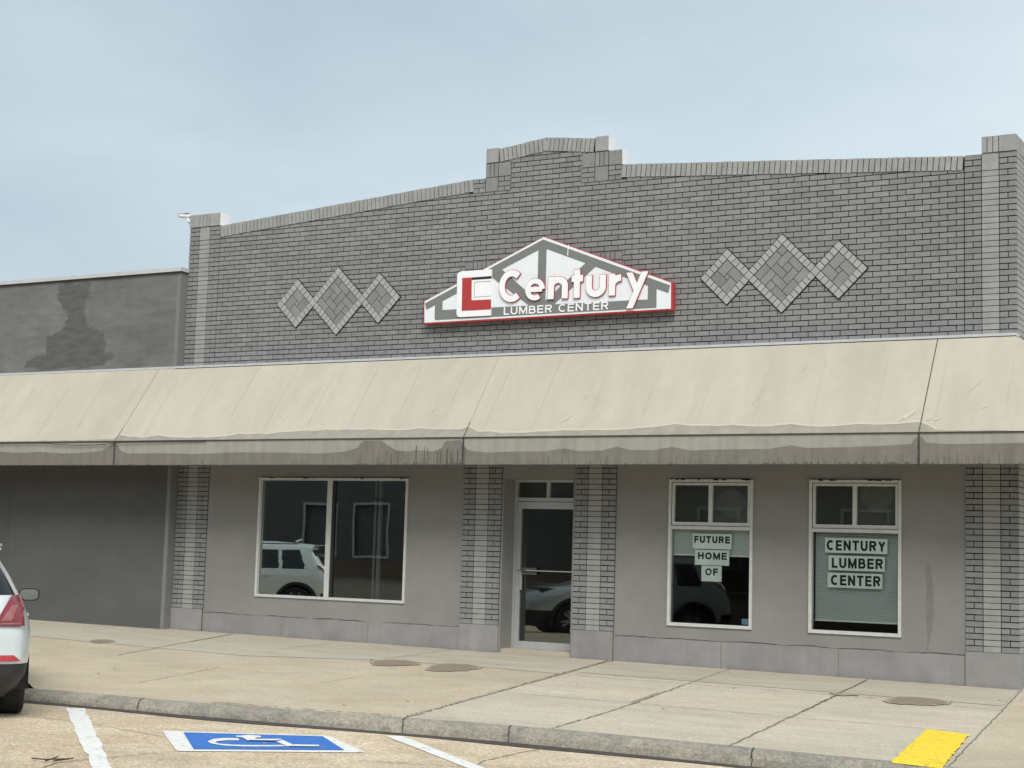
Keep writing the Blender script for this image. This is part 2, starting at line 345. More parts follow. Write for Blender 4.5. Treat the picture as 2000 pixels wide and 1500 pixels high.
J([(7.62,-2.02),(9.2,-1.95),(11.0,-1.97),(12.63,-2.15)], .010, 'joint_soft', .7); J([(8.0,-4.05),(9.8,-4.06),(12.85,-4.07)], .012, 'joint_soft', .6)
J([(5.0,-.05),(5.05,-1.9)], .012, 'joint_soft', .6); J([(3.2,-.05),(3.3,-1.6)], .010, 'joint_soft', .5)
J([(4.186,-3.954),(4.611,-5.802)], .014, 'crumb', .7, .012); J([(5.994,-3.776),(6.045,-4.621)], .012, 'crumb', .7, .012)
J([(6.3,-6.66),(7.0,-6.57),(7.6,-6.47),(8.15,-6.40)], .022, 'gap', .9, .014, .012, .05)
J([(4.3,-6.82),(5.7,-6.75),(6.3,-6.68)], .012, 'crumb', .9, .012)
for _ in range(150):
    x = random.uniform(-1, 15); y = random.uniform(-6.1, -.1); r = random.choice((.006, .008, .012, .02)); n = 6
    a0 = random.random()*6
    mb.sheet([(x+r*math.cos(a0+k*1.047)*random.uniform(.6, 1.3), y+r*math.sin(a0+k*1.047)*random.uniform(.6, 1.3)) for k in range(n)], zw, random.choice(('joint', 'gap', 'joint_soft', 'crumb')), .0095)
J([(0.2,-.03),(12.4,-.03)], .014, 'joint', .9, .012, .006)
tag(mb.build('sidewalk'), kind='structure')
# stains on the pavement
def blob(name, pts, m, label, grp='damp patches on the pavement', cat='damp patch'):
    cx = sum(p[0] for p in pts)/len(pts); cy = sum(p[1] for p in pts)/len(pts)
    o = []
    n = len(pts)
    for k in range(n):
        P = [Vector(pts[(k+i-1) % n][:2]) for i in range(4)]
        for t in (0, .25, .5, .75):
            q = .5*((2*P[1])+(-P[0]+P[2])*t+(2*P[0]-5*P[1]+4*P[2]-P[3])*t*t+(-P[0]+3*P[1]-3*P[2]+P[3])*t**3)
            o.append((q.x+random.uniform(-.012, .012), q.y+random.uniform(-.012, .012)))
    b = MB(); c = (cx, cy)
    big = [(cx+(p[0]-cx)*1.16+random.uniform(-.03, .03), cy+(p[1]-cy)*1.12+random.uniform(-.03, .03)) for p in o]
    for k in range(len(o)):
        b.sheet([c, o[k], o[(k+1) % len(o)]], zw, m, .0085)
        b.sheet([o[k], big[k], big[(k+1) % len(o)], o[(k+1) % len(o)]], zw, 'damp_soft', .0083)
    return tag(b.build(name), label, cat, grp)
blob('damp_patch', [(5.192,-2.28),(5.191,-1.926),(5.452,-1.864),(5.698,-2.076),(5.685,-2.344),(5.455,-2.553)], 'damp', 'smaller brown damp patch left of the door step, behind the wider one')
blob('damp_patch', [(6.103,-2.459),(5.976,-1.994),(6.13,-1.767),(6.482,-1.953),(6.534,-2.391),(6.315,-2.666)], 'damp', 'wide brown damp patch in front of the glass door')
blob('damp_patch', [(.668,-2.365),(.658,-2.14),(.934,-2.217),(1.02,-2.475),(.926,-2.569)], 'damp', 'small dark damp patch in front of the blank dark wall')
blob('damp_patch', [(11.487,-2.073),(11.485,-1.724),(11.699,-1.604),(11.994,-1.764),(12.025,-2.074),(11.809,-2.253),(11.58,-2.278)], 'damp', 'brown damp patch near the right corner of the store')
blob('damp_patch', [(10.778,-1.773),(10.89,-1.678),(11.048,-1.792),(10.92,-1.96)], 'damp_soft', 'faint damp mark on the slab joint under the rightmost window')
# painted markings
def marking(name, polys, label, cat='road marking', zf=zr, grp=None):
    b = MB()
    for k, (p, m) in enumerate(polys): b.sheet(p, zf, m, .005+.004*k)
    return tag(b.build(name), label, cat, grp)
def rag(a, b, n=14, j=.012): return [(a[0]+(b[0]-a[0])*k/n+random.uniform(-j, j), a[1]+(b[1]-a[1])*k/n+random.uniform(-j, j)) for k in range(n)]
def ragpoly(c, j=.008, n=14): return [p for k in range(len(c)) for p in rag(c[k], c[(k+1) % len(c)], n, j)]
def quads(a0, a1, b1, b0, m, n=16, j=.006, zf=zr, dz=.005):   # long strip as clean quads with wobbling sides
    b = MB(); L_ = []; R_ = []
    for k in range(n+1):
        t = k/n; L_.append((a0[0]+(a1[0]-a0[0])*t+random.uniform(-j, j), a0[1]+(a1[1]-a0[1])*t+random.uniform(-j, j))); R_.append((b0[0]+(b1[0]-b0[0])*t+random.uniform(-j, j), b0[1]+(b1[1]-b0[1])*t+random.uniform(-j, j)))
    for k in range(n): b.sheet([L_[k], L_[k+1], R_[k+1], R_[k]], zf, m, dz)
    return b
tag(quads((5.116,-7.347),(8.9,-10.9),(8.99,-10.81),(5.22,-7.215),'line', 26, .014).build('parking_line'), 'long white parking bay line beside the white car', 'parking line', 'white parking bay lines')
tag(quads((8.401,-6.891),(12.0,-9.95),(12.08,-9.86),(8.500,-6.775),'line', 40, .004).build('parking_line'), 'crisp white bay line right of the blue accessible symbol', 'parking line', 'white parking bay lines')
arc = [(7.796,-8.133),(7.702,-8.21),(7.694,-8.335),(7.773,-8.501),(7.895,-8.604),(8.042,-8.629),(8.178,-8.561),(8.323,-8.38),(8.388,-8.277)]
arin = [(7.885,-8.245),(7.819,-8.33),(7.82,-8.44),(7.863,-8.517),(7.947,-8.56),(8.056,-8.527),(8.159,-8.439),(8.266,-8.305),(8.30,-8.24)]
b = MB(); b.sheet([(6.978,-8.13),(8.094,-7.296),(9.002,-8.069),(8.007,-9.14)], zr, 'line', .005)
b.sheet([(7.195,-8.111),(8.106,-7.402),(8.805,-8.09),(8.02,-8.960)], zr, 'blue', .009)
for k in range(8): b.sheet([arc[k], arc[k+1], arin[k+1], arin[k]], zr, 'line', .013)
b.sheet([(7.66,-8.008),(7.683,-7.857),(7.789,-7.837),(7.862,-7.932),(7.812,-8.021),(7.711,-8.059)], zr, 'line', .013)
b.sheet([(7.763,-8.061),(7.851,-7.969),(7.922,-8.085),(7.966,-8.23)], zr, 'line', .017)
b.sheet([(7.93,-8.15),(8.078,-7.928),(8.126,-8.07),(7.966,-8.23)], zr, 'line', .021); b.sheet([(8.078,-7.928),(8.365,-8.157),(8.401,-8.282),(8.126,-8.07)], zr, 'line', .013)
b.sheet([(8.365,-8.157),(8.511,-8.017),(8.574,-8.106),(8.401,-8.282)], zr, 'line', .017)
tag(b.build('accessible_parking_symbol'), 'blue rectangle with a white wheelchair symbol painted on the road', 'road marking')
zk = lambda x, y: zw(x, y) if y > -6.2 else zw(x, -6.2)-(-6.2-y)*.18
b = MB(); rows_ = []
for k in range(31):
    t = k/30; j = lambda: random.uniform(-.012, .012)
    y = -4.2-2.08*t; rows_.append(((12.40+.24*t+j(), y+(.0)), (12.80+.235*t+j(), y-.02-.1*(1-t))))
for k in range(30):
    b.sheet([rows_[k][0], rows_[k+1][0], rows_[k+1][1], rows_[k][1]], zk, 'yellow', .018)
tag(b.build('yellow_stripe'), 'yellow painted stripe on the pavement running to the kerb', 'pavement marking')
# twig on the road
b = MB(); P0 = Vector((7.86, -10.30))
for ln in ([(7.70,-10.30),(7.86,-10.33),(8.0,-10.22)], [(7.86,-10.33),(7.80,-10.15)], [(7.90,-10.30),(7.93,-10.14)]):
    b.tube([(p[0], p[1], zr(*p)+.012+.01*i) for i, p in enumerate(ln)], .005, 'twig', 5)
tag(b.build('twig'), 'dry twig lying beside the white parking line', 'twig')

# ------------------------------------------------------------ the brick store
bld = empty('brick_store', 'grey painted brick store with stepped gable parapet and pale coping', 'building')
def courses(mb, x0, x1, z0, z1, mode, m, yf=0, depth=.030, top=None, inset=.0066, yj=.0015):
    """bricks laid from ZR downwards / upwards; mode 'run' running bond of .2 m, 'half' alternate, 'full' one brick a course"""
    k0 = math.floor((z0-.324)/CH); k1 = math.ceil((z1-.324)/CH)
    for k in range(k0, k1+1):
        a, b = .324+k*CH, .324+(k+1)*CH
        a, b = max(a, z0), min(b, z1)
        if b-a < .012: continue
        if mode == 'run':
            off = .603+(.1 if k % 2 else 0); i0 = math.floor((x0-off)/.2); xs = [(off+i*.2, off+(i+1)*.2) for i in range(i0, i0+int((x1-x0)/.2)+3)]
        elif mode == 'half' and k % 2: xs = [(x0, (x0+x1)/2), ((x0+x1)/2, x1)]
        else: xs = [(x0, x1)]
        for c, d in xs:
            c, d = max(c, x0), min(d, x1)
            if d-c < .02: continue
            j_ = lambda: inset*.9+random.uniform(-.0012, .0012)
            poly = [(c+inset*.85, a+j_()), (d-inset*.85, a+j_()), (d-inset*.85, b-j_()), (c+inset*.85, b-j_())]
            if top:
                for (A, B, Cc) in top(c, d, a): poly = clip(poly, A, B, Cc)
                if len(poly) < 3 or area(poly) < .0006: continue
            y = yf+random.uniform(-yj, yj); mb.prism(poly, y, yf+depth, m)
def capline(x):        # top outline of the parapet (outer edge)
    if x < .603 or x > W-.603: return 6.337
    xl = x if x < XM else 2*XM-x
    if xl < 5.06: return 6.13+.0722*(xl-.603)
    if xl < 5.26: return 6.45
    if xl < 5.46: return 6.862
    return 6.845+.12*(xl-5.46)
# main brick field, running bond, clipped under the copings
TH = .172
def top_field(c, d, zb):
    mxl = (c+d)/2; l = []
    if mxl < XM-1.14: l.append((-.0722, 1, 6.13-.0722*.603-TH-.004))
    elif mxl > XM+1.14: l.append((.0722, 1, 6.13+.0722*(W-.603)-TH-.004))
    elif mxl < XM-.94 or mxl > XM+.94: l.append((0, 1, 6.25))
    else: l.append((-.12, 1, 6.845-.12*5.46-.19)); l.append((.12, 1, 6.845+.12*(2*XM-5.46)-.19))
    if zb > 6.235 and XM-.94 <= mxl <= XM+.94: l += [(-1, 0, -(XM-.936)), (1, 0, XM+.936)]
    return l
mb = MB()
courses(mb, .603, W-.603, 3.85, 6.95, 'run', 'brick', top=top_field)
out_ = [(.603, 3.2), (W-.603, 3.2), (W-.603, 5.94)]+[(W-.603, 6.02), (XM+1.14, 6.38), (XM+1.14, 6.45), (XM+.94, 6.45), (XM+.94, 6.80), (XM, 6.86), (XM-.94, 6.80), (XM-.94, 6.42), (XM-1.14, 6.42), (XM-1.14, 6.38), (.603, 6.02)]
q = [(p[0], p[1]) for p in out_]
# mortar backing split in convex slabs
for pts in ([(.603,3.2),(XM-1.14,3.2),(XM-1.14,6.37),(.603,6.04)], [(XM-1.14,3.2),(XM-.93,3.2),(XM-.93,6.44),(XM-1.14,6.44)], [(XM-.93,3.2),(XM,3.2),(XM,6.87),(XM-.93,6.80)],
            [(XM,3.2),(XM+.93,3.2),(XM+.93,6.80),(XM,6.87)], [(XM+.93,3.2),(XM+1.13,3.2),(XM+1.13,6.44),(XM+.93,6.44)], [(XM+1.13,3.2),(W-.603,3.2),(W-.603,6.04),(XM+1.14,6.37)]):
    mb.prism(pts, .022, .18, 'mortar')
def soldiers(mb, x0, x1, z0, z1, n, m, yf, yb=.02, inset=.0045):
    for i in range(n):
        a = x0+(x1-x0)*i/n; b_ = x0+(x1-x0)*(i+1)/n; y = yf+random.uniform(-.001, .001)
        mb.box(a+inset, b_-inset, y, yb, z0+inset, z1-inset, m)
def block(mb, x0, x1, z0, z1, m, yf, yb=.02, mx=None, inset=.005): mb.box(x0+inset, x1-inset, yf, yb, z0+inset, z1-inset, m, mx)
# stepped centre: overlay blocks with their own mortar bed
def bed(mb, x0, x1, z0, z1, y=-.002): mb.box(x0, x1, y, .011, z0, z1, 'mortar')
bed(mb, 5.26, 5.46, 6.25, 6.66); bed(mb, 5.46, 5.66, 6.25, 6.655); bed(mb, 5.06, 5.26, 6.25, 6.45)
soldiers(mb, 5.26, 5.46, 6.455, 6.655, 3, 'brick', -.008); block(mb, 5.26, 5.46, 6.25, 6.455, 'block', -.008)
block(mb, 5.46, 5.66, 6.455, 6.655, 'block', -.008)
for x0 in (5.46, 5.06):
    for i in range(3):
        z0 = 6.25+i*.068; z1 = z0+.068
        if i % 2: block(mb, x0, x0+.2, z0, z1, 'brick', -.007)
        else: block(mb, x0, x0+.1, z0, z1, 'brick', -.007); block(mb, x0+.1, x0+.2, z0, z1, 'brick', -.008)
bed(mb, 6.94, 7.14, 6.25, 6.66); bed(mb, 6.74, 6.94, 6.25, 6.655); bed(mb, 7.14, 7.34, 6.25, 6.455)
soldiers(mb, 6.94, 7.14, 6.455, 6.655, 3, 'brick', -.008); block(mb, 6.94, 7.14, 6.25, 6.455, 'block', -.008); block(mb, 6.74, 6.94, 6.455, 6.655, 'block', -.008)
for x0 in (6.74, 7.14):
    for i in range(3):
        z0 = 6.25+i*.068; z1 = z0+.068
        if i % 2: block(mb, x0, x0+.2, z0, z1, 'brick', -.007)
        else: block(mb, x0, x0+.1, z0, z1, 'brick', -.007); block(mb, x0+.1, x0+.2, z0, z1, 'brick', -.008)
# soldier course frame half hidden behind the sign
bed(mb, 4.97, 7.37, 5.175, 5.285, -.001); bed(mb, 4.97, 5.10, 4.6, 5.175, -.001); bed(mb, 7.24, 7.37, 4.6, 5.175, -.001)
block(mb, 4.97, 5.10, 5.175, 5.285, 'brick', -.005); block(mb, 7.26, 7.37, 5.175, 5.285, 'brick', -.005)
soldiers(mb, 5.10, 7.26, 5.175, 5.285, 31, 'brick', -.005)
for x0 in (4.97, 7.24):
    for i in range(8): block(mb, x0, x0+.13, 4.6+i*.0715, 4.6+(i+1)*.0715, 'brick', -.005)
mb.build('brick_wall', bld)
# side-step block on the right with white primed edge
mb = MB(); mb.box(7.146, 7.34, -.008, .182, 6.46, 6.655, 'block', 'white_edge'); mb.build('step_block', bld)
# copings
def coping(xa, za, xb, zb, th, name, n=None, m='brick_mid'):
    mb = MB(); d = Vector((xb-xa, zb-za)); Ln = d.length; t = d/Ln; nn = Vector((-t.y, t.x)); n = n or round(Ln/.0705)
    if nn.y > 0: nn = -nn
    A = Vector((xa, za)); B = Vector((xb, zb))
    mb.prism([tuple(A+t*.004+nn*.007), tuple(B-t*.004+nn*.007), tuple(B-t*.004+nn*(th-.007)), tuple(A+t*.004+nn*(th-.007))], .004, .175, 'mortar')
    for i in range(n):
        a = A+t*(Ln*i/n+.0055); b_ = A+t*(Ln*(i+1)/n-.0055); y = -.012+random.uniform(-.002, .002); j = random.uniform(-.003, .003)
        mb.prism([tuple(a+nn*j), tuple(b_+nn*j), tuple(b_+nn*(th+j)), tuple(a+nn*(th+j))], y, .185, m)
    return mb.build(name, bld)
coping(.606, 6.13, 5.06, 6.452, TH, 'coping'); coping(W-.606, 6.13, XM+1.14, 6.452, TH, 'coping')
coping(5.462, 6.845, XM-.002, 6.934, .185, 'coping', 11); coping(2*XM-5.462, 6.845, XM+.002, 6.934, .185, 'coping', 11)
def cap(x0, x1, z0, z1, pat, name='cap_stone', side='white_edge', yb=.2):
    mb = MB(); mb.box(x0+.004, x1-.004, -.004, yb-.004, z0+.004, z1-.004, 'mortar', side if side != 'white_edge' else None)
    n = len(pat); wd = (x1-x0)/n
    for i, c in enumerate(pat):
        a = x0+i*wd; last = side if i == n-1 else None
        if c == 'b': mb.box(a+.004, a+wd-(.004 if i < n-1 else 0), -.016, yb, z0+.003, z1, 'brick_mid', last)
        else:
            for k in range(3): mb.box(a+wd*k/3+.005, a+wd*(k+1)/3-.004, -.015, yb-.001, z0+.003, z1-.001, 'brick_mid')
    return mb.build(name, bld)
cap(0, .603, ZR, 6.337, 'bsb'); cap(W-.402, W, ZR, 6.337, 'sb', side='brick_mid')
cap(5.262, 5.46, 6.66, 6.862, 'b', side=None); cap(6.94, 7.14, 6.66, 6.862, 'b')
# pilasters
def pilaster(x0, z0, z1, blocktop=True, name='pilaster', lefttop=None):
    mb = MB(); c = .201
    mb.prism([(x0+.006, z0), (x0+.597, z0), (x0+.597, z1-.004), (x0+.006, z1-.004)], .020, .2, 'mortar')
    courses(mb, x0, x0+c, z0, lefttop or z1, 'half', 'brick'); courses(mb, x0+2*c, x0+.603, z0, z1, 'half', 'brick')
    zt = z1
    if blocktop: block(mb, x0+c, x0+2*c, z1-3*CH, z1, 'brick_mid', -.002, .022); zt = z1-3*CH
    courses(mb, x0+c, x0+2*c, z0, zt, 'full', 'brick_light', yj=.001, inset=.0045)
    return mb.build(name, bld)
pilaster(0, .324, ZR); pilaster(W-.603, .324, ZR)
pilaster(5.045, .324, 3.4, False); pilaster(6.744, .324, 3.4, False)
# right side wall in brick, left end wall, roof, rooms
mb = MB(); mb.box(W-.19, W-.012, .19, 14, -.4, 6.1, 'mortar')
for k in range(-6, 83):
    a = .324+k*CH
    for i in range(0, 40):
        y0 = .0+(i-.5*(k % 2))*.2
        if y0 < .02: y0 = .024; y1 = (1-.5*(k % 2))*.2
        else: y1 = y0+.2
        if i == 0 and y1-y0 < .05 and False: continue
        if y1 <= y0+.02: continue
        mb.box(W-.03, W-random.uniform(-.001, .002), y0+.005, y1-.005, a+.005, a+CH-.005, 'brick_light')
    mb.box(W-.03, W, 8.0, 14, a+.005, a+CH-.005, 'brick_light')
mb.box(W-.2, W+.006, .21, 14, ZR, 6.335, 'brick_mid')
mb.build('side_wall', bld)
mb = MB(); mb.box(.01, .19, .21, 14, -.4, 5.9, 'neighbour'); mb.box(.2, W-.2, 13.8, 14, -.4, 5.6, 'neighbour'); mb.build('rear_wall', bld)
MB().box(.19, W-.2, .21, 13.8, 5.0, 5.15, 'ground').build('roof', bld)
mb = MB(); mb.box(.2, W-.2, .22, 7.0, -.06, 0.0, 'room_floor'); mb.box(.2, W-.2, .22, 7.0, 3.0, 3.1, 'room'); mb.box(.2, W-.2, 7.0, 7.1, 0, 3.0, 'room')
mb.box(5.2, 5.3, .6, 7.0, 0, 3, 'room'); mb.box(7.2, 7.3, .6, 7.0, 0, 3, 'room')
mb.build('interior_wall', bld)
# stucco panels with openings
H1 = (1.556, 4.152, .552, 2.286); H2 = (8.085, 9.211, .443, 2.286); H3 = (9.931, 11.055, .443, 2.286)
ZP = .272
for x0, x1, hs in ((.603, 5.045, [H1]), (7.347, W-.603, [H2, H3])):
    mb = MB(); wall(mb, x0, x1, ZP, 3.4, .02, .20, 'stucco', hs); mb.build('stucco_panel', bld)
MB().box(5.648, 6.744, .02, .21, 2.29, 3.4, 'stucco').build('lintel', bld)
mb = MB(); mb.box(5.648, 5.672, .022, .42, -.3, 2.289, 'stucco'); mb.box(6.72, 6.744, .022, .42, -.3, 2.289, 'stucco'); mb.box(5.672, 6.72, .18, .42, 2.287, 2.6, 'stucco'); mb.build('door_reveal', bld)
# plinths
def plinth(x0, x1, z1, yf, seams=(), crack=None):
    mb = MB(); mb.box(x0, x1, yf, .2, -.4, z1, 'stucco_blue')
    for s in seams: mb.box(s-.003, s+.003, yf-.002, yf+.01, -.3, z1, 'joint')
    if crack:
        for a, b_ in zip(crack, crack[1:]):
            t = random.uniform(.0015, .0045); mb.prism([(a[0], a[1]-t), (b_[0], b_[1]-t), (b_[0], b_[1]+t), (a[0], a[1]+t)], yf+.0055-random.uniform(0, .0005), yf+.02, 'gap')
    return mb.build('plinth', bld)
def crk(x0, x1, z, n=36): return [(x0+(x1-x0)*k/n, z+random.uniform(-.006, .006)+.006*math.sin(k*.7)) for k in range(n+1)]
plinth(0, .603, .324, -.006, (.6,)); plinth(.603, 5.045, ZP, .012, (2.066, 3.56), crk(.61, 5.03, ZP+.006)); plinth(5.045, 5.648, .324, -.006); plinth(6.744, 7.347, .324, -.006, (7.344,))
plinth(7.347, W-.603, ZP, .012, (8.813, 10.304), crk(7.36, W-.61, ZP+.008, 50)); plinth(W-.603, W+.004, .324, -.006, (W-.6,))
# water streak and drips on the stucco
b = MB(); b.prism([(11.364,1.348),(11.4,1.231),(11.418,1.086),(11.431,.905),(11.423,.688),(11.412,.543),(11.382,.433),(11.363,.297),(11.345,.305),(11.363,.45),(11.34,.594),(11.354,.757),(11.347,.957),(11.332,1.229)], .0185, .03, 'streak') if False else None
M['streak'] = mat('damp_streak', (.213, .206, .197), .8, .06, 8, streak=.1)
b = MB(); pl = [(11.364,1.348),(11.4,1.231),(11.418,1.086),(11.431,.905),(11.423,.688),(11.412,.543),(11.382,.433),(11.363,.297)]; pr_ = [(11.36,1.345),(11.335,1.229),(11.345,1.086),(11.347,.905),(11.342,.688),(11.35,.543),(11.363,.433),(11.345,.303)]
for k in range(7): b.prism([pl[k], pl[k+1], pr_[k+1], pr_[k]], .0185, .03, 'streak')
b.build('damp_streak', bld)
# ------------------------------------------------------------ windows
def frame_box(mb, x0, x1, z0, z1, t, y0, y1, m='frame', tb=None, tt=None):
    tb = tb or t; tt = tt or t
    mb.box(x0, x0+t, y0, y1, z0, z1, m); mb.box(x1-t, x1, y0, y1, z0, z1, m)
    mb.box(x0+t, x1-t, y0+.001, y1, z0, z0+tb, m); mb.box(x0+t, x1-t, y0+.001, y1, z1-tt, z1, m)
def pane(x0, x1, z0, z1, y, parent, m='glass', name='pane'):
    return MB().box(x0, x1, y, y+.005, z0, z1, m).build(name, parent)
def flecks(mb, x0, x1, z, n):                        # peeling paint along the head of the frame
    for _ in range(n):
        x = random.uniform(x0, x1); w_ = random.uniform(.01, .07); mb.box(x, min(x+w_, x1), -.0035, .01, z-random.uniform(.004, .016), z+.003, 'gap')
    mb.box(x0, x1, .004, .019, z+.001, z+.006, 'gap')
win = empty('window', None, None); win.parent = bld; 
w1 = MB(); frame_box(w1, H1[0], H1[1], H1[2], H1[3], .036, -.003, .10); w1.box(2.782, 2.868, .006, .09, H1[2]+.036, H1[3]-.036, 'frame')
w1.box(2.868, 2.90, .012, .08, H1[2]+.036, H1[3]-.036, 'gap'); flecks(w1, H1[0]+.02, H1[1]-.02, H1[3], 16)
bpy.data.objects.remove(win)
wo = w1.build('window', bld); wo['label'] = 'wide two pane display window'
pane(1.592, 2.782, .588, 2.25, .045, wo); pane(2.90, 4.116, .588, 2.25, .045, wo)
for H, seq in ((H2, 2), (H3, 3)):
    x0, x1, z0, z1 = H; mb = MB(); frame_box(mb, x0, x1, z0, z1, .036, -.003, .10, tb=.040); zm = 1.655
    mb.box(x0+.036, x1-.036, .002, .08, zm, zm+.042, 'frame')
    frame_box(mb, x0+.042, x1-.042, zm+.062, z1-.044, .030, .012, .06); cx = (x0+x1)/2+.0; mb.box(cx-.027, cx+.022, .010, .07, zm+.092, z1-.074, 'frame')
    mb.box(x0+.037, x1-.037, .016, .07, zm+.043, zm+.0615, 'frame')
    frame_box(mb, x0+.036, x1-.036, zm+.0425, z1-.037, .0055, .008, .03, 'gap')
    flecks(mb, x0+.02, x1-.02, z1, 14)
    o = mb.build('window', bld); o['label'] = 'tall window with two small sashes above'
    pane(x0+.036, x1-.036, z0+.040, zm, .045, o, 'glass_clear')
    pane(x0+.072, cx-.027, zm+.092, z1-.074, .045, o, 'glass_dim'); pane(cx+.022, x1-.072, zm+.092, z1-.074, .045, o, 'glass_dim')
    mb = MB(); mb.box(x0+.075, cx-.028, .056, .07, zm+.093, z1-.075, 'board'); mb.build('board', o)
    mb = MB(); mb.box(cx+.023, x1-.075, .056, .066, zm+.093, z1-.075, 'film')
    # cloudy round sheet hung behind the sash
    c0 = ((cx+.022+x1-.072)/2, z1-.30 if seq == 2 else z1-.2); pts = [(c0[0]+.20*math.cos(a)*(1-.25*max(0, -math.sin(a))), c0[1]+.18*math.sin(a)) for a in [2*math.pi*k/24 for k in range(24)]]
    pts = [(min(max(p[0], cx+.03), x1-.08), min(p[1], z1-.08)) for p in pts]
    M['film2'] = M.get('film2') or mat('pale_film', (.45, .43, .40), .7, .12, 5)
    mb.prism(pts, .0535, .0555, 'film2'); mb.build('film', o)
# roller shade and blinds behind the tall windows
b = MB(); b.box(8.125, 9.17, .10, .104, 1.345, 1.70, 'shade'); b.box(8.125, 9.17, .094, .112, 1.325, 1.345, 'blind'); b.tube([(8.12, .115, 1.72), (9.175, .115, 1.72)], .02, 'blind')
tag(b.build('roller_shade'), 'half lowered grey roller shade behind the middle tall window', 'window shade')
bl = empty('window_blind', 'pale slatted blind lowered behind the rightmost window', 'window blind', (10.49, .12, .594))
b = MB(); z = .612-.594
while z < 1.72-.594: b.face([(-.51,-.012,z-.008),(.51,-.012,z-.008),(.51,.010,z+.013),(-.51,.010,z+.013)], 'blind'); z += .024
b.build('slat', bl); bl.children[0]['kind'] = 'stuff' if False else ''
del bl.children[0]['kind']
MB().box(-.512, .512, -.008, .010, -.008, .010, 'blind').build('bottom_rail', bl)
# pale pipe seen through the wide window
b = MB(); b.tube([(3.30, .62, 0.0), (3.30, .62, 3.0)], .035, 'pipe', 12); b.tube([(3.20, .64, 0.0), (3.20, .64, 3.0)], .020, 'pipe', 10); b.box(3.15, 3.36, .58, .68, 1.98, 2.01, 'gap')
tag(b.build('pipe'), 'pale vertical pipe seen through the wide window', 'pipe')
# ------------------------------------------------------------ lettering drawn as strokes
def arc(cx, cy, rx, ry, a0, a1, n=16): return [(cx+rx*math.cos(math.radians(a0+(a1-a0)*k/n)), cy+ry*math.sin(math.radians(a0+(a1-a0)*k/n))) for k in range(n+1)]
GL = {'C': [(arc(.53,.5,.53,.5,48,312,24),0)], 'E': [([(0,0),(0,1)],1),([(0,0),(1,0)],2),([(0,.52),(.92,.52)],2),([(0,1),(1,1)],2)], 'F': [([(0,0),(0,1)],1),([(0,.5),(.88,.5)],2),([(0,1),(1,1)],2)],
 'H': [([(0,0),(0,1)],1),([(1,0),(1,1)],1),([(0,.53),(1,.53)],0)], 'L': [([(0,0),(0,1)],1),([(0,0),(1,0)],2)], 'M': [([(0,0),(0,1)],1),([(1,0),(1,1)],1),([(.02,1),(.5,.05),(.98,1)],0)],
 'N': [([(0,0),(0,1)],1),([(1,0),(1,1)],1),([(.03,1),(.97,0)],0)], 'O': [(arc(.5,.5,.5,.5,0,360,32),9)], 'T': [([(0,1),(1,1)],1),([(.5,0),(.5,1)],1)],
 'U': [([(0,1)]+arc(.5,.36,.5,.36,180,360,18)+[(1,1)],1)], 'Y': [([(0,1.06),(.5,.42),(1,1.06)],0),([(.5,0),(.5,.42)],3)],
 'R': [([(0,0),(0,1)],1),([(0,1)]+arc(.68,.755,.28,.245,90,-90,12)+[(0,.51)],0),([(.5,.5),(.97,-.04)],0)],
 'B': [([(0,0),(0,1)],1),([(0,1)]+arc(.62,.765,.28,.235,90,-90,12)+[(0,.53)],0),([(0,.53)]+arc(.70,.265,.30,.265,90,-90,12)+[(0,0)],0)],
 'e': [([(.03,.5),(.97,.5)],0),([(1,.5)]+arc(.5,.5,.5,.5,12,304,28),0)], 'n': [([(0,0),(0,1)],1),([(0,.52)]+arc(.5,.58,.5,.42,160,0,16)+[(1,0)],2)],
 't': [([(.44,0),(.44,1)],1),([(0,.745),(1,.745)],1)], 'u': [([(0,1)]+arc(.5,.42,.5,.42,180,360,18)+[(1,1)],1)], 'r': [([(0,0),(0,1)],1),([(0,.42)]+arc(.95,.42,.92,.52,165,88,12),0)]}
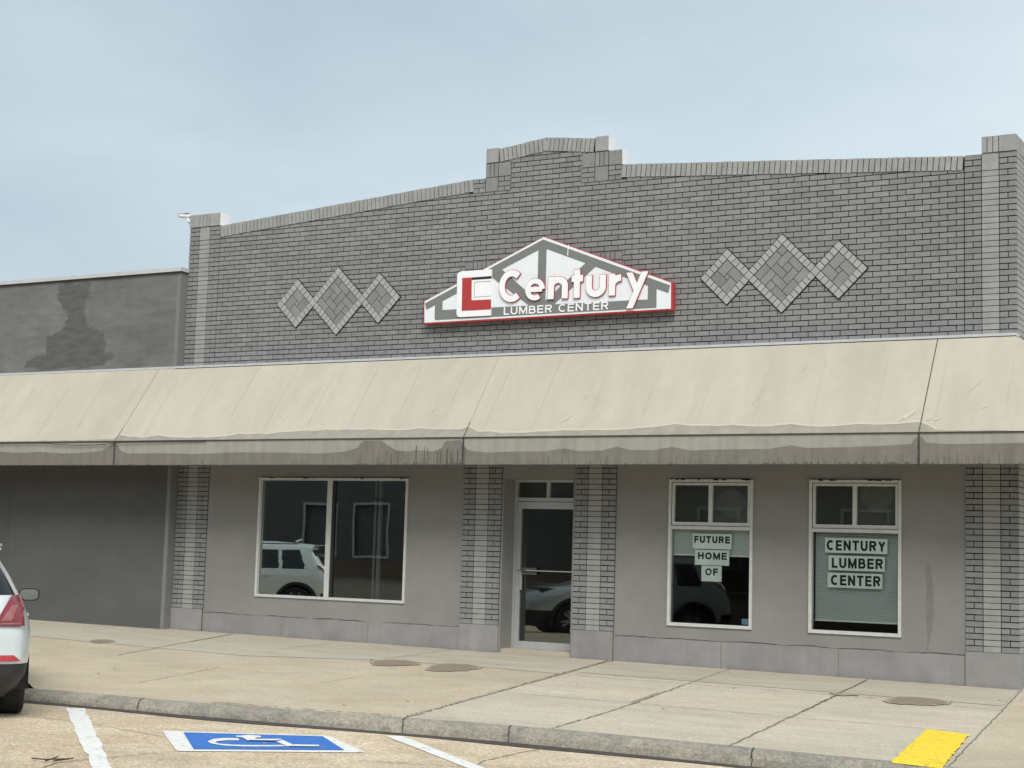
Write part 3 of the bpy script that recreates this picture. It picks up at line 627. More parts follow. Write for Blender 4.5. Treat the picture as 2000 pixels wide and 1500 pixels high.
def glyph(mb, ch, x0, x1, z0, z1, w_, y0, y1, m, mside=None, grow=0):
    h = w_/2
    for si, (pts, capf) in enumerate(GL[ch]):
        P = [Vector((x0+h+u*(x1-x0-w_), z0+h+v*(z1-z0-w_))) for u, v in pts]; closed = capf == 9; n = len(P)
        if closed: P = P[:-1]; n -= 1
        def ext(a, b): return a+(a-b).normalized()*h
        if capf == 1: P[0], P[-1] = ext(P[0], P[1]), ext(P[-1], P[-2])
        if capf == 2: P[-1] = ext(P[-1], P[-2])
        if capf == 3: P[0] = ext(P[0], P[1])
        if grow and not closed: P[0] = P[0]+(P[0]-P[1]).normalized()*grow; P[-1] = P[-1]+(P[-1]-P[-2]).normalized()*grow
        hh = h+grow; Lf, Rt = [], []
        for k in range(n):
            a, c = (P[(k-1) % n], P[(k+1) % n]) if closed else (P[max(k-1, 0)], P[min(k+1, n-1)])
            d1 = (P[k]-a).normalized() if (P[k]-a).length > 1e-9 else (c-P[k]).normalized(); d2 = (c-P[k]).normalized() if (c-P[k]).length > 1e-9 else d1
            t = (d1+d2).normalized(); nn = Vector((-t.y, t.x)); q = hh/max(.45, nn.dot(Vector((-d1.y, d1.x)))); Lf.append(P[k]+nn*q); Rt.append(P[k]-nn*q)
        yy_ = y0-.00025*si; m2 = mside or m
        V = lambda p, y: (p.x, y, p.y)
        for k in range(n if closed else n-1):
            j = (k+1) % n
            mb.face([V(Rt[k], yy_), V(Rt[j], yy_), V(Lf[j], yy_), V(Lf[k], yy_)], m)
            mb.face([V(Lf[k], yy_), V(Lf[j], yy_), V(Lf[j], y1), V(Lf[k], y1)], m2); mb.face([V(Rt[j], yy_), V(Rt[k], yy_), V(Rt[k], y1), V(Rt[j], y1)], m2)
        if not closed:
            for k in (0, -1): mb.face([V(Lf[k], yy_), V(Rt[k], yy_), V(Rt[k], y1), V(Lf[k], y1)], m2)
WD = {'M': 1.18, 'L': .78, 'E': .88, 'F': .82, 'T': .92, 'Y': 1.02, 'O': 1.12, 'C': 1.06, 'B': .96, 'R': 1.0, 'H': .98, 'N': 1.0, 'U': .98, ' ': .42}
def text_line(s, x0, x1, z0, z1, w_, y0, y1, name, parent, m, gap=.24):
    tot = sum(WD[c]+gap for c in s)-gap; k = (x1-x0)/tot; x = x0; mb = MB()
    for c in s:
        if c != ' ': glyph(mb, c, x, x+WD[c]*k, z0, z1, w_, y0, y1, m)
        x += (WD[c]+gap)*k
    return mb.build(name, parent)
# paper sheets taped inside the glass
for s, x0, x1, z0, z1, lab in (('FUTURE', 8.399, 8.919, 1.415, 1.606, 'white paper reading FUTURE, top of the three in the middle window'), ('HOME', 8.432, 8.89, 1.212, 1.403, 'white paper reading HOME under the FUTURE sheet'), ('OF', 8.523, 8.793, 1.011, 1.206, 'small white paper reading OF, lowest in the middle window'),
    ('CENTURY', 10.116, 10.877, 1.41, 1.587, 'white paper reading CENTURY, topmost in the rightmost window'), ('LUMBER', 10.16, 10.847, 1.20, 1.377, 'white paper reading LUMBER, between the CENTURY and CENTER sheets'), ('CENTER', 10.15, 10.818, .994, 1.172, 'white paper reading CENTER, lowest in the rightmost window')):
    y = .054; mb = MB(); mb.box(x0, x1, y, y+.002, z0, z1, 'paper'); o = tag(mb.build('paper_sign'), lab, 'paper sign', 'paper signs taped inside the windows')
    mg = .022 if len(s) > 2 else .05; h = z1-z0
    text_line(s, x0+mg+(.02 if s in ('CENTER', 'LUMBER', 'HOME') else 0), x1-mg-(.01 if s == 'HOME' else 0), z0+h*(.38 if x0 < 9 else .16), z1-h*(.16 if x0 < 9 else .15), h*(.110 if x0 < 9 else .145), y-.0012, y-.0001, 'lettering', o, 'ink')
tag(MB().box(9.065, 9.165, .052, .054, .50, .568, 'sticker').build('sticker'), 'small blue sticker in the corner of the middle window', 'sticker')
# ------------------------------------------------------------ door
dr = MB(); Y = .36; zt = 2.02
frame_box(dr, 5.672, 6.719, .02, 2.285, .035, Y-.02, Y+.08, 'alu', tb=.012, tt=.03); dr.box(5.707, 6.684, Y-.018, Y+.07, 1.995, 2.045, 'alu')
dr.box(6.155, 6.20, Y-.016, Y+.05, 2.045, 2.255, 'alu')
dr.box(5.66, 6.74, .05, Y+.1, -.3, .02-.002, 'walk_pale')
do = dr.build('door', bld); do['label'] = 'aluminium framed glass door with transom'
pane(5.707, 6.155, 2.045, 2.255, Y+.03, do, 'glass_dim'); pane(6.20, 6.684, 2.045, 2.255, Y+.03, do, 'glass_dim')
MB().box(5.71, 6.68, Y+.05, Y+.06, 2.046, 2.254, 'board').build('board', do)
mb = MB(); mb.box(5.709, 5.774, Y-.012, Y+.035, .026, 1.988, 'alu'); mb.box(6.61, 6.682, Y-.012, Y+.035, .026, 1.988, 'alu'); mb.box(5.774, 6.61, Y-.011, Y+.034, .026, .115, 'alu'); mb.box(5.774, 6.61, Y-.011, Y+.034, 1.895, 1.988, 'alu')
mb.box(5.7045, 5.7088, Y+.0, Y+.03, .03, 1.99, 'gap'); mb.build('door_leaf', do)
pg = MB(); pg.face([(-.418, 0, .115), (.418, 0, .115), (.418, 0, 1.895), (-.418, 0, 1.895)], 'glass'); pg = pg.build('pane', do); pg.location = (6.192, Y+.012, 0); pg.rotation_euler = (0, 0, math.radians(.0))
mb = MB(); mb.tube([(5.74, Y-.05, 1.063), (6.64, Y-.05, 1.063)], .008, 'chrome'); mb.box(5.82, 6.05, Y-.06, Y-.04, 1.075, 1.10, 'chrome'); mb.box(5.82, 6.05, Y-.06, Y-.04, 1.01, 1.035, 'chrome'); mb.box(5.82, 6.05, Y-.052, Y-.046, 1.035, 1.075, 'gap')
mb.box(5.785, 5.815, Y-.035, Y-.013, .80, 1.06, 'alu'); mb.build('push_bar', do)
# ------------------------------------------------------------ brick diamonds
def diamonds(xc, zc, mirror):
    root = empty('brick_diamond_panel', None, None)
    b0 = MB(); a = .095; Ls, Lb = .415, .61; s2 = math.sqrt(.5); j = Lb*s2; scx = j+Ls*s2
    U = Vector((s2, s2)); V = Vector((-s2, s2))
    def sq(mb, c, u0, u1, v0, v1, y, yb, m, ins=.0045):
        P = [c+U*(u0+ins)+V*(v0+ins), c+U*(u1-ins)+V*(v0+ins), c+U*(u1-ins)+V*(v1-ins), c+U*(u0+ins)+V*(v1-ins)]
        mb.prism([tuple(p) for p in P], y, yb, m)
    for ci, (cx, L_, n) in enumerate(((xc-scx, Ls, 4), (xc, Lb, 7), (xc+scx, Ls, 4))):
        c = Vector((cx, zc)); h = L_/2; A = a/2; dy = .0006*ci
        sq(b0, c, -h-A-.008, h+A+.008, -h-A-.008, h+A+.008, -.006-dy, .012, 'mortar', 0)
        for (u, v) in ((-h, -h), (h, -h), (h, h), (-h, h)):
            if ci == 1 and ((u < 0 and v > 0) or (u > 0 and v < 0)): continue
            sq(b0, c, u-A, u+A, v-A, v+A, -.022-dy, 0, 'diamond')
        st = (L_-a)/n
        for i in range(n):
            p = -h+A+i*st; r_ = lambda: -.020+random.uniform(-.002, .001)
            for (u0, u1, v0, v1) in ((p, p+st, -h-A, -h+A), (p, p+st, h-A, h+A), (-h-A, -h+A, p, p+st), (h-A, h+A, p, p+st)):
                sq(b0, c, u0, u1, v0, v1, r_(), 0, 'diamond')
        g_ = h-A; I = []          # basket weave infill
        if ci != 1:
            w_ = 2*g_; q1, q2 = w_*.40, w_*.60
            I = [(0, q2, 0, q1), (q2, w_, 0, q2), (q1, w_, q2, w_), (0, q1, q1, w_), (q1, q2, q1, q2)]
        else:
            w_ = 2*g_; k_ = w_/5
            I = [(0,2,0,1),(2,3,0,1),(3,5,0,1)]
            I = [(0,1,0,2),(1,3,0,1),(3,5,0,1),(0,1,2,3),(0,2,3,4),(0,2,4,5),(1,2,1,3),(2,4,1,2),(4,5,1,3),(2,3,2,4),(3,4,2,3),(3,5,3,4),(2,4,4,5),(4,5,4,5)]
            I = [(p*k_, q*k_, r*k_, s_*k_) for p, q, r, s_ in I]
        for (u0, u1, v0, v1) in I:
            if mirror: u0, u1, v0, v1 = v0, v1, u0, u1
            sq(b0, c, u0-g_, u1-g_, v0-g_, v1-g_, -.010+random.uniform(-.001, .001), 0, 'brick', .004)
    bpy.data.objects.remove(root)
    o = b0.build('brick_diamond_panel', bld); o['label'] = 'row of three pale edged brick diamonds'
diamonds(XM-3.362, 4.852, True); diamonds(XM+3.362, 4.852, False)
# ------------------------------------------------------------ sign
sg = empty('store_sign', 'gable shaped white and grey sign reading Century Lumber Center with red edge', 'sign', (6.25, 0, 4.43))
S = lambda pts: [(p[0]-6.25, p[1]-4.43) for p in pts]
MB().prism(S([(4.394,4.428),(4.381,4.747),(6.259,5.538),(8.141,4.808),(8.148,4.446)]), -.120, -.03, 'sign_red').build('backing_panel', sg)
MB().prism(S([(4.411,4.447),(4.401,4.749),(6.256,5.529),(8.117,4.800),(8.122,4.463)]), -.126, -.121, 'sign_white').build('face_panel', sg)
# truss drawn as one grey plate per convex member, white shows between
T = MB(); tr = lambda P, y=-.130: T.prism(S(P), y, -.1265, 'sign_grey')
tr([(4.411,4.720),(6.251,5.495),(6.251,5.385),(4.438,4.630)]); tr([(6.251,5.495),(8.109,4.765),(8.085,4.668),(6.251,5.385)], -.1303)
tr([(4.578,4.478),(7.921,4.486),(7.921,4.598),(4.695,4.612)], -.1306); tr([(4.578,4.50),(4.697,4.50),(4.697,4.80),(4.578,4.74)], -.1309); tr([(7.80,4.50),(7.921,4.50),(7.921,4.78),(7.80,4.82)], -.1312)
tr([(6.184,4.55),(6.306,4.55),(6.306,5.44),(6.184,5.44)], -.1315); tr([(5.606,5.145),(6.30,4.57),(6.13,4.56),(5.423,5.065)], -.1318); tr([(6.896,5.133),(6.20,4.575),(6.40,4.575),(7.047,5.082)], -.1321)
T.build('truss', sg)
lg = MB().prism(S([(4.953,4.512),(4.942,4.542),(4.934,5.083),(4.942,5.106),(4.965,5.124),(5.011,5.136),(5.480,5.133),(5.486,4.496),(4.988,4.497)]), -.150, -.1325, 'sign_letter').build('logo', sg)
MB().prism(S([(5.018,5.041),(5.169,5.038),(5.176,4.72),(5.176,4.58),(5.025,4.582)]), -.153, -.1505, 'sign_red').prism(S([(5.1765,4.72),(5.485,4.717),(5.487,4.58),(5.1765,4.58)]), -.153, -.1505, 'sign_red').build('red_letter', lg)
MB().prism(S([(5.171,5.038),(5.482,5.04),(5.483,5.004),(5.171,5.003)]), -.1525, -.1505, 'sign_black').build('black_bar', lg)
l4 = [(5.211,4.97),(5.471,4.969),(5.478,4.764),(5.218,4.76)]; b = MB()
for k in (0, 2, 3):
    p, q2 = Vector(l4[k]), Vector(l4[(k+1) % 4]); d = (q2-p).normalized()*.003; n2 = Vector((-d.y, d.x)); b.prism(S([tuple(p-n2), tuple(q2-n2), tuple(q2+n2), tuple(p+n2)]), -.1522+.0002*k, -.1505, 'sign_grey')
b.build('outline', lg)
for ch, x0, x1, z0, z1 in (('C', 5.601, 5.977, 4.661, 5.106), ('e', 6.007, 6.308, 4.664, 4.969), ('n', 6.353, 6.655, 4.668, 4.975), ('t', 6.703, 6.875, 4.664, 5.050), ('u', 6.914, 7.211, 4.662, 4.962), ('r', 7.25, 7.474, 4.669, 4.962)):
    wd_ = .068 if ch == 'e' else .086
    mb = MB(); glyph(mb, ch, x0-6.25+.004, x1-6.25-.004, z0-4.43+.004, z1-4.43-.004, wd_, -.156, -.148, 'sign_letter'); glyph(mb, ch, x0-6.25+.004, x1-6.25-.004, z0-4.43+.004, z1-4.43-.004, wd_, -.1475, -.1330, 'sign_red', None, .007); mb.build('letter', sg)
yy = [(7.5,4.962),(7.586,4.959),(7.655,4.814),(7.718,4.963),(7.811,4.962),(7.599,4.491),(7.51,4.491),(7.61,4.713)]
mb = MB()
for g_, ya, yb_, m_ in ((0, -.156, -.148, 'sign_letter'), (.008, -.1475, -.133, 'sign_red')):
    a_ = [(yy[0][0]-g_*1.4, yy[0][1]+g_), (yy[1][0]+g_*.6, yy[1][1]+g_), (7.690, 4.735), (7.610-g_, 4.713-g_)]; c_ = [(yy[3][0]-g_*.8, yy[3][1]+g_), (yy[4][0]+g_*1.4, yy[4][1]+g_), (yy[5][0]+g_*.8, yy[5][1]-g_), (yy[6][0]-g_*1.4, yy[6][1]-g_)]
    mb.prism(S(a_), ya, yb_, m_); mb.prism(S(c_), ya-.0004, yb_, m_)
mb.build('letter', sg)
text_line('LUMBER CENTER', 5.679-6.25, 7.243-6.25, 4.494-4.43, 4.600-4.43, .0185, -.1375, -.1325, 'lettering', sg, 'sign_letter', .26)
b = MB(); b.tube([(6.636-6.25, -.128, 5.395-4.43), (6.632-6.25, -.136, 5.33-4.43), (6.628-6.25, -.134, 5.25-4.43)], .006, 'sign_letter', 6); b.build('paint_drip', sg)
# ------------------------------------------------------------ security camera
sc_ = empty('security_camera', 'small white bullet camera on the left cap of the parapet', 'security camera', (-.02, .02, 6.25))
MB().tube([(-.02,.02,.09),(-.10,.01,.10),(-.17,0,.105),(-.215,-.005,.112)], [.032,.036,.036,.033], 'cam_white', 14).build('housing', sc_, True)
MB().tube([(-.205,-.004,.112),(-.222,-.005,.113)], [.026,.026], 'gap', 14).build('lens', sc_)
MB().box(-.262, -.02, -.036, .036, .136, .142, 'cam_white').build('sun_shield', sc_)
MB().tube([(-.055,.01,.065),(-.055,.01,.02),(-.02,.01,.0)], [.02,.024,.026], 'cam_white', 10).tube([(.018,.01,.0),(-.03,.01,.0)], .036, 'cam_white', 14).build('bracket', sc_, True)
# ------------------------------------------------------------ awning
AWL, AWR = -8.0, W+.0; YL, ZL, ZB, ZTt, YT = -1.05, 2.768, 2.41, 3.945, -.165
aw = empty('awning', 'long beige canvas awning with stained valance over the pavement', 'awning', (0, 0, ZB))
dn = lambda x, t: (x, YT+t*(YL-YT), ZTt+t*(ZL-ZTt)-ZB)
mb = MB(); 
for a, c in [(AWL+.2*i, AWL+.2*i+.2-.0001*(i == 39)) for i in range(40)]+[(.0001+.2*i, .2*i+.2) for i in range(62)]:
    mb.face([dn(a, 1), dn(c, 1), dn(c, 0), dn(a, 0)], 'canvas')
hx = AWR+1.02
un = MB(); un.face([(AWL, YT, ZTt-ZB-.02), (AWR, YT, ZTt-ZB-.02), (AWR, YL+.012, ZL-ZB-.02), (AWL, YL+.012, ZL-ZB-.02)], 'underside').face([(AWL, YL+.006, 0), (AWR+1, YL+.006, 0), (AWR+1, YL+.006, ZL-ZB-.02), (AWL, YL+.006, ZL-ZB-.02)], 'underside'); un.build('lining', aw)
mb.face([dn(AWR, 1), (hx, YL, ZL-ZB), (AWR, YT, ZTt-ZB)], 'canvas'); mb.face([(hx, YL, ZL-ZB), (hx, 4, ZL-ZB), (AWR, 4, ZTt-ZB), (AWR, YT, ZTt-ZB)], 'canvas')
mb.build('canopy', aw)
mb = MB(); mb.face([(AWL, YL-.001, 0), (hx, YL-.001, 0), (hx, YL-.001, ZL-ZB), (AWL, YL-.001, ZL-ZB)], 'valance'); mb.face([(hx, YL, 0), (hx, 4, 0), (hx, 4, ZL-ZB), (hx, YL, ZL-ZB)], 'valance')
for _ in range(620):   # grime along the hem
    x = random.uniform(-6, 13.3); heavy = (4.0 < x < 5.7) or (9.6 < x < 11.7)
    if not heavy and random.random() < .55: continue
    h_ = random.uniform(.006, .018)*(1.8 if heavy else 1); w_ = random.uniform(.006, .018)
    mb.prism([(x-w_, .0), (x+w_, .0), (x+w_*.3, h_), (x-w_*.3, h_)], YL-.0075+random.uniform(-.0004, .0004), YL-.004, 'grime')
M['drip'] = mat('dark_drip_stain', (.165, .15, .13), .9, .15, 14)
M['drip_dark'] = mat('darker_drip_stain', (.115, .102, .088), .9, .2, 14)
for _ in range(150):
    x = random.choice((random.uniform(4.0, 5.68), random.uniform(4.9, 5.68), random.uniform(9.8, 11.6), random.uniform(-2.6, 4), random.uniform(6, 9.8), random.uniform(11.6, 13)))
    hv = 4.0 < x < 5.7; h_ = random.uniform(.03, .13)*(2.0 if hv else 1); w_ = random.uniform(.004, .014); y = YL-.0052-random.uniform(0, .0015)
    mb.prism([(x-w_, .002), (x+w_, .002), (x+w_*.5, h_), (x-w_*.5, h_*.93)], y, YL-.0045, 'drip_dark' if hv and random.random() < .5 else 'drip')
mb.box(AWL, hx, YL-.008, YL+.004, -.006, .003, 'seam')
mb.build('valance', aw)
vs = [(-8,2.60),(-5,2.60),(-2.672,2.619),(-2.233,2.597),(-1.859,2.615),(-1.33,2.585),(-.815,2.602),(-.563,2.627),(-.416,2.695),(-.354,2.74),(-.309,2.739),(-.212,2.633),(-.059,2.579),(.527,2.584),(1.148,2.567),(1.978,2.588),(2.649,2.582),(3.386,2.564),(3.807,2.59),(3.992,2.637),(4.051,2.706),(4.112,2.733),(4.379,2.731),(4.483,2.668),(4.627,2.6),(4.828,2.588),(4.915,2.605),(5.007,2.597),(5.185,2.583),(5.32,2.623),(5.356,2.696),(5.394,2.722),(5.607,2.727),(5.655,2.66),(5.727,2.594),(5.994,2.566),(6.368,2.577),(6.808,2.575),(7.113,2.612),(7.31,2.579),(7.626,2.583),(7.833,2.63),(8.006,2.588),(8.345,2.586),(8.562,2.622),(8.811,2.577),(9.136,2.588),(9.772,2.59),(10.051,2.63),(10.235,2.599),(10.687,2.605),(11.128,2.617),(11.445,2.635),(11.487,2.706),(11.559,2.719),(11.615,2.648),(11.84,2.632),(12.66,2.639),(13.4,2.63)]
mb = MB()
for a, b_ in zip(vs, vs[1:]):
    n = max(1, int((b_[0]-a[0])/.12))
    for k in range(n):
        p = (a[0]+(b_[0]-a[0])*k/n, a[1]+(b_[1]-a[1])*k/n); q2 = (a[0]+(b_[0]-a[0])*(k+1)/n, a[1]+(b_[1]-a[1])*(k+1)/n)
        mb.face([(p[0], YL-.004, .0), (q2[0], YL-.004, .0), (q2[0], YL-.004, q2[1]-ZB), (p[0], YL-.004, p[1]-ZB)], 'dirt')
mb.build('water_stain', aw)
ss = [(-8,2.775),(-.9,2.785),(-.383,2.80),(-.301,2.859),(.183,2.814),(.452,2.843),(.866,2.807),(1.569,2.808),(1.928,2.851),(2.447,2.849),(2.866,2.882),(3.42,2.894),(4.135,2.893),(4.598,2.872),(4.907,2.894),(5.151,2.883),(5.547,2.875),(5.663,2.909),(5.831,2.846),(6.337,2.816),(7.056,2.842),(7.764,2.84),(8.168,2.862),(8.558,2.903),(8.965,2.874),(9.288,2.88),(9.742,2.854),(10.015,2.882),(10.363,2.846),(10.807,2.871),(11.249,2.865),(11.519,2.885),(11.597,2.853),(11.722,2.797),(11.841,2.78),(12.5,2.78)]
nrm = Vector((0, -(ZTt-ZL), YT-YL)).normalized()
def onslope(x, z, d): t = (ZTt-z)/(ZTt-ZL); p = Vector(dn(x, t))+nrm*d; return tuple(p)
mb = MB()
for a, b_ in zip(ss, ss[1:]):
    n = max(1, int((b_[0]-a[0])/.15)) if b_[0] > -1 else 1
    for k in range(n):
        f_ = lambda t: (a[0]+(b_[0]-a[0])*t, a[1]+(b_[1]-a[1])*t+.006*math.sin(17*(a[0]+(b_[0]-a[0])*t)))
        p, q2 = f_(k/n), f_((k+1)/n)
        mb.face([onslope(p[0], ZL, .003), onslope(q2[0], ZL, .003), onslope(*q2, .003), onslope(*p, .003)], 'dirt_soft')
        if p[1] > 2.80: mb.face([onslope(p[0], p[1]-.004, .005), onslope(q2[0], q2[1]-.004, .005), onslope(q2[0], q2[1]+.014+.01*random.random(), .005), onslope(p[0], p[1]+.014+.01*random.random(), .005)], 'bleach')
mb.build('water_stain', aw)
def slopestrip(mb, xa, za, xb, zb, wd, m, d): mb.face([onslope(xa-wd/2, za, d), onslope(xb-wd/2, zb, d), onslope(xb+wd/2, zb, d), onslope(xa+wd/2, za, d)], m)
for xs_ in (11.53, 5.65, -.32, -6.3):
    mb = MB(); slopestrip(mb, xs_, ZTt-.01, xs_, ZL+.2, .010, 'seam' if xs_ > 11 else 'rib', .007)
    slopestrip(mb, xs_+.0, ZL+.2, xs_, ZL, .011, 'seam' if xs_ > 5 else 'dirt', .007)
    mb.box(xs_-.012, xs_+.010, YL-.010, YL-.0055, 0, ZL-ZB, 'seam'); mb.build('seam', aw)
for k in range(28):
    x = -6.3+.72*k+random.uniform(-.03, .03); mb = MB()
    slopestrip(mb, x, 3.9-random.uniform(0, .25), x-random.uniform(-.015, .03), 3.15-random.uniform(0, .35), .003, 'rib', .006); mb.build('crease', aw)
for (x, z, w_, h_) in ((11.38,2.98,.12,.13),(11.30,2.93,.05,.11),(11.62,2.94,.05,.09),(11.70,2.92,.05,.05),(12.2,3.06,.05,.04),(7.05,3.0,.05,.14),(7.2,3.3,.03,.05),(4.35,3.80,.06,.02),(5.0,3.15,.02,.10),(10.0,3.6,.02,.10),(9.5,3.2,.02,.12),(2.5,3.1,.02,.04),(3.3,2.98,.02,.05),(12.05,3.3,.015,.25)):
    pts = []; mb = MB()
    for k in range(9):
        a = 2*math.pi*k/9; pts.append(onslope(x+w_*.5*math.cos(a)*random.uniform(.5, 1.1)+.3*h_*math.sin(a), z+h_*.5*math.sin(a)*random.uniform(.6, 1.1), .0062+random.random()*.0006))
    mb.face(pts, 'bleach'); mb.build('scuff', aw)
mb = MB(); mb.box(.001, AWR+.02, -.180, .002, ZTt-.012-ZB, ZTt+.022-ZB, 'metal_trim'); mb.box(.0, AWR+.02, -.182, -.178, ZTt-.020-ZB, ZTt-.010-ZB, 'gap'); mb.box(AWL, 0, -.180, -.153, 3.945-.012-ZB, 3.945+.022-ZB, 'metal_trim'); mb.build('top_rail', aw)
mb = MB(); mb.box(AWL, hx, YL-.014, YL+.01, ZL-ZB-.012, ZL-ZB+.002, 'seam'); mb.build('lip_cord', aw)
mb = MB()
for x in [-6.3, -4.3, -2.3, -.32, 1.65, 3.65, 5.65, 7.6, 9.6, 11.53]:
    mb = MB(); mb.tube([(x, .0-.02, ZL-ZB+.02), (x, YL+.03, ZL-ZB-.02)], .014, 'metal_trim', 6); mb.tube([(x, YL+.03, .02), (x, YL+.03, ZL-ZB-.02)], .012, 'metal_trim', 6); mb.tube([(x, YT-.01, ZTt-ZB-.06), (x, YL+.03, ZL-ZB-.03)], .012, 'metal_trim', 6); mb.build('support_frame', aw)
b = MB(); b.tube([(-5, YL-.03, 2.752), (-2.651, YL-.03, 2.75), (-1.839, YL-.03, 2.748), (-1.467, YL-.03, 2.723), (-1.05, YL-.03, 2.705), (-.641, YL-.03, 2.709), (-.291, YL-.03, 2.73), (-.142, YL-.03, 2.744), (.6, YL-.025, 2.748), (1.4, YL-.02, 2.753)], .006, 'gap', 6)
tag(b.build('cable'), 'thin black cable sagging along the lip of the awning', 'cable')
# ------------------------------------------------------------ neighbouring building
nb = empty('stucco_building', 'dark grey stucco building adjoining on the left with pale metal coping', 'building', (-3, -.15, 0))
n0 = lambda mb, name: mb
mb = MB(); wall(mb, -14, -.07, 2.9, 5.44, -.15, .15, 'neighbour'); wall(mb, -14, -.07, -.4, 2.9, -.15, .15, 'neighbour_shaded', [(-4.9, -3.30, -.39, 2.271)]); mb.box(-.07, -.0015, -.152, .15, -.4, 5.44, 'neighbour_edge'); mb.box(-14, -.01, .15, 12, 4.6, 4.7, 'ground')
for v in range(len(mb.v)): x, y, z = mb.v[v]; mb.v[v] = (x+3, y+.15, z)
mb.build('stucco_wall', nb)
mb = MB(); mb.box(-4.9+3, -3.3+3, .06, .2, -.4, 2.271, 'neighbour_shaded'); mb.build('blocked_doorway', nb)
mb = MB(); mb.box(-14+3, .02+3, -.035, .32, 5.44, 5.50, 'metal_trim'); mb.box(-14+3, .018+3, -.031, .31, 5.425, 5.4395, 'gap'); mb.build('coping', nb)
mb = MB(); P = [(-2.384,5.405),(-2.186,5.35),(-1.879,5.347),(-1.885,5.174),(-1.97,5.034),(-1.978,4.891),(-1.918,4.744),(-1.864,4.641),(-1.711,4.62),(-1.536,4.541),(-1.505,4.383),(-1.455,4.211),(-1.266,4.162),(-1.449,4.125),(-1.517,4.028),(-2.086,4.032),(-2.745,4.018),(-3.185,4.061),(-3.055,4.179),(-2.725,4.255),(-2.728,4.547),(-2.475,4.566),(-2.367,4.677),(-2.283,4.847),(-2.35,4.966),(-2.453,5.03),(-2.545,5.21),(-2.513,5.31)]
PP = []
for k in range(len(P)):
    a, c = Vector(P[k]), Vector(P[(k+1) % len(P)])
    for t in (0, .25, .5, .75): q2 = a.lerp(c, t); n_ = Vector((c-a).yx).normalized(); k_ = random.uniform(-.020, .020); PP.append((q2.x+3+n_.x*k_, q2.y-n_.y*k_))
M['neighbour_halo'] = mat('faded_patch_edge', (.135, .134, .131), .9, .2, 7, .4, 60, mult=(.6, .6, 2.2))
for k in range(len(PP)):
    a, c = Vector(PP[k]), Vector(PP[(k+1) % len(PP)]); d = (c-a)
    if d.length < 1e-4: continue
    n_ = Vector((-d.y, d.x)).normalized()*(.022+.02*math.sin(k*1.3)); e_ = d.normalized()*.012
    mb.prism([tuple(a-e_-n_), tuple(c+e_-n_), tuple(c+e_+n_), tuple(a-e_+n_)], -.0012-.000008*k, .002, 'neighbour_halo')
mb.prism(PP, -.003, .003, 'neighbour_patch'); mb.build('repair_patch', nb)
# ------------------------------------------------------------ building across the street (mirrored in the glass)
ob = empty('storefront_building', 'long dark storefront with white trimmed windows across the street', 'building', (-5, -31, 0))
mb = MB(); hs = []
for x in (-20.35, -17.95, -12.5, -8.5, -4, 1, 5, 10): hs.append((x+5, x+5+1.4, .9, 2.8))
wall(mb, -45, 35, -.3, 8.5, 0, -.3, 'opp_wall', hs); mb.box(-45, 35, .0, .05, -.3, .72, 'brown'); mb.build('wall', ob)
for h in hs:
    mb = MB(); mb.box(h[0]-.09, h[0], -.05, .04, h[2]-.09, h[3]+.09, 'pipe'); mb.box(h[1], h[1]+.09, -.05, .04, h[2]-.09, h[3]+.09, 'pipe'); mb.box(h[0], h[1], -.05, .039, h[2]-.09, h[2], 'pipe'); mb.box(h[0], h[1], -.05, .039, h[3], h[3]+.09, 'pipe')
    o = mb.build('window', ob); MB().box(h[0], h[1], -.2, -.15, h[2], h[3], 'opp_wall').build('pane', o)
tag(MB().box(-60, 60, -31, -28.5, -.5, .12, 'walk_grey').build('far_sidewalk'), kind='structure')
# ------------------------------------------------------------ cars
def lerp_tab(tab, x):
    if x <= tab[0][0]: return tab[0][1]
    for (a, b_), (c, d) in zip(tab, tab[1:]):
        if x <= c: t = (x-a)/(c-a); return b_+(d-b_)*t
    return tab[-1][1]
WT = [(.20,.70),(.30,.80),(.42,.865),(.60,.888),(.78,.89),(.90,.872),(1.0,.84),(1.10,.80),(1.30,.70),(1.46,.60),(1.54,.53),(1.59,.44),(1.62,.30),(1.635,.12)]
RT = [(.20,.16),(.30,.04),(.42,.0),(.56,.0),(.62,.02),(.80,.035),(.95,.07),(1.10,.14),(1.30,.26),(1.44,.33),(1.50,.28),(1.56,.32),(1.60,.50),(1.62,.8),(1.635,1.3)]
FT = [(.20,4.10),(.30,4.2),(.50,4.26),(.70,4.22),(.82,4.12),(.92,3.85),(.98,3.5),(1.03,3.18),(1.30,2.75),(1.48,2.42),(1.56,2.15),(1.60,1.95),(1.635,1.5)]
def smooth_tab(tab):
    return lambda x: sum(lerp_tab(tab, x+d)*w_ for d, w_ in ((-.024,.2),(-.012,.2),(0,.2),(.012,.2),(.024,.2)))
wz, rz_, fz = smooth_tab(WT), smooth_tab(RT), smooth_tab(FT)
def ring(z):
    w_, r, f_ = wz(z), rz_(z), fz(z); pts = []
    Rr, Rf = min(.30, w_*.6), min(.55, w_*.8)
    for k in range(9): t = k/9; x = t*(w_-.6*Rr); pts.append((x, r+.03*(x/w_)**2, 'rear'))
    for k in range(9):
        t = k/9*math.pi/2; pts.append((w_-.6*Rr+.6*Rr*math.sin(t), r+.03+Rr*(1-math.cos(t))*.9, 'rc'))
    y0, y1 = r+.03+Rr*.9, f_-Rf
    for k in range(60): pts.append((w_, y0+(y1-y0)*k/60, 'side'))
    for k in range(9): t = k/9*math.pi/2; pts.append((w_-.7*Rf*(1-math.cos(t)), y1+(Rf-.08)*math.sin(t), 'fc'))
    for k in range(10): t = k/9; x = (w_-.7*Rf)*(1-t); pts.append((x, f_-.08+.08*(1-(x/w_)**2), 'front'))
    return pts
AX = (.80, 3.36)
